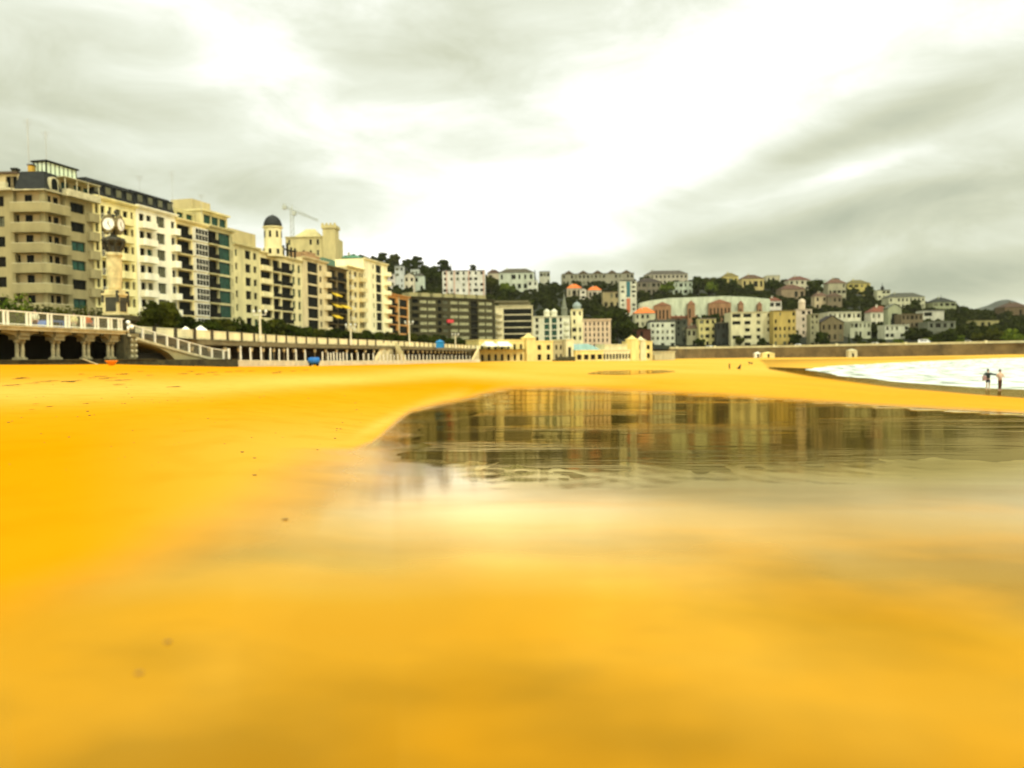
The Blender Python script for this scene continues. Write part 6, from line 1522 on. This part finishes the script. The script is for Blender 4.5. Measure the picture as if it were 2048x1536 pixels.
zz = M_('ADD', M_('MAXIMUM', z_, 0.0), .10); cx = M_('DIVIDE', x_, zz); cy2 = M_('DIVIDE', y_, zz)
cb = nd('ShaderNodeCombineXYZ'); L.new(cx, cb.inputs[0]); L.new(cy2, cb.inputs[1])
def noise_(sc, rot, sx, sy, det=6, off=0, dist=0):
    m = nd('ShaderNodeMapping'); m.inputs['Rotation'].default_value = (0, 0, rot); L.new(cb.outputs[0], m.inputs[0]); m.inputs['Location'].default_value = (off, off*.7, 0)
    m2 = nd('ShaderNodeMapping'); m2.inputs['Scale'].default_value = (sx, sy, 1); L.new(m.outputs[0], m2.inputs[0])
    n = nd('ShaderNodeTexNoise'); n.inputs['Scale'].default_value = sc; n.inputs['Detail'].default_value = det; n.inputs['Distortion'].default_value = dist; n.inputs['Roughness'].default_value = .5; L.new(m2.outputs[0], n.inputs['Vector']); return n.outputs['Fac']
n1 = noise_(.75, math.radians(35), 1, .3, 5, 3.1, .6); n2 = noise_(1.9, math.radians(28), 1, .5, 5, 7.7, .3)
na = nd('ShaderNodeMapping'); L.new(tc.outputs['Generated'], na.inputs[0]); na.inputs['Scale'].default_value = (1, 1, 2.6); na.inputs['Rotation'].default_value = (0, math.radians(-12), 0)
nb = nd('ShaderNodeTexNoise'); nb.inputs['Scale'].default_value = 5.5; nb.inputs['Detail'].default_value = 7; nb.inputs['Roughness'].default_value = .62; nb.inputs['Distortion'].default_value = .5; L.new(na.outputs[0], nb.inputs['Vector']); n3 = nb.outputs['Fac']
# broad light and dark masses of the cloud deck: (photo column, row, amount, sharpness across, along, tilt)
BL = CLOUDS
tot = M_('ADD', M_('MULTIPLY', M_('SUBTRACT', n1, .5), .4), M_('MULTIPLY', M_('SUBTRACT', n2, .5), .3))
tot = M_('ADD', tot, M_('MULTIPLY', M_('SUBTRACT', n3, .5), .7))
vec = tc.outputs['Generated']
def dotv(v): 
    n = nd('ShaderNodeVectorMath', operation='DOT_PRODUCT'); L.new(vec, n.inputs[0]); n.inputs[1].default_value = tuple(v); return n.outputs['Value']
for (u, v, amt, su, sv, tilt) in BL:
    d = (fw+RT*((u-1024)/F)+UP*((768-v)/F)).normalized(); t = math.radians(tilt); a = (RT*math.cos(t)+UP*math.sin(t)); b = (-RT*math.sin(t)+UP*math.cos(t))
    a = (a-d*a.dot(d)).normalized(); b = (b-d*b.dot(d)).normalized()
    p = M_('MULTIPLY', dotv(a), F/su); q = M_('MULTIPLY', dotv(b), F/sv); e2 = M_('ADD', M_('MULTIPLY', p, p), M_('MULTIPLY', q, q))
    g = M_('EXPONENT', M_('MULTIPLY', e2, -1)); front = M_('GREATER_THAN', dotv(d), 0.0); tot = M_('ADD', tot, M_('MULTIPLY', M_('MULTIPLY', g, front), amt))
ramp_ = nd('ShaderNodeValToRGB'); cr = ramp_.color_ramp; cr.elements[0].position = 0; cr.elements[0].color = (.42,.45,.33,1); cr.elements[1].position = 1; cr.elements[1].color = (1.55,1.52,1.4,1)
for ps, c in ((.3, (.60,.62,.46)), (.55, (.79,.82,.68)), (.76, (1.06,1.07,.98))):
    el = cr.elements.new(ps); el.color = (*c, 1)
L.new(M_('ADD', tot, .56), ramp_.inputs[0])
zen = nd('ShaderNodeMapRange'); zen.interpolation_type = 'SMOOTHSTEP'; L.new(z_, zen.inputs[0]); zen.inputs[1].default_value = .5; zen.inputs[2].default_value = .95; zen.inputs[3].default_value = 1; zen.inputs[4].default_value = 2.4
vm = nd('ShaderNodeVectorMath', operation='SCALE'); L.new(ramp_.outputs[0], vm.inputs[0]); bk_ = nd('ShaderNodeMapRange'); bk_.interpolation_type = 'SMOOTHSTEP'; L.new(y_, bk_.inputs[0]); bk_.inputs[1].default_value = .25; bk_.inputs[2].default_value = -.7; bk_.inputs[3].default_value = 1; bk_.inputs[4].default_value = 1.75
L.new(M_('MULTIPLY', M_('MULTIPLY', zen.outputs[0], bk_.outputs[0]), SKYK), vm.inputs[3])
sky = nd('ShaderNodeTexSky'); sky.sky_type = 'NISHITA'; sky.sun_disc = False; sky.sun_elevation = EL; sky.sun_rotation = AZ
mx = nd('ShaderNodeMix', data_type='RGBA'); mx.inputs[0].default_value = .95; L.new(sky.outputs[0], mx.inputs[6]); L.new(vm.outputs[0], mx.inputs[7]); L.new(mx.outputs[2], BG.inputs['Color']); BG.inputs['Strength'].default_value = .1
S.view_settings.view_transform = 'Standard'; S.view_settings.look = 'None'; S.view_settings.exposure = EXPO; S.view_settings.gamma = 1
S.render.engine = 'CYCLES'; S.cycles.max_bounces = 6; S.cycles.use_denoising = True
S.render.resolution_x = 1024; S.render.resolution_y = 768
# air: thin haze round the whole scene
mb = MB(); mb.box(-1500, -300, -3, 2600, 4400, 110)
hz = mb.build('haze', None); hm = bpy.data.materials.new('haze_air'); hm.use_nodes = True; n_ = hm.node_tree.nodes; l_ = hm.node_tree.links
n_.remove(n_['Principled BSDF']); pv = n_.new('ShaderNodeVolumePrincipled'); pv.inputs['Color'].default_value = (.95, .93, .68, 1); pv.inputs['Density'].default_value = HAZE; l_.new(pv.outputs[0], n_['Material Output'].inputs['Volume'])
hz.data.materials.clear(); hz.data.materials.append(hm); tag(hz, 'thin pale haze over the bay', 'haze', kind='stuff')
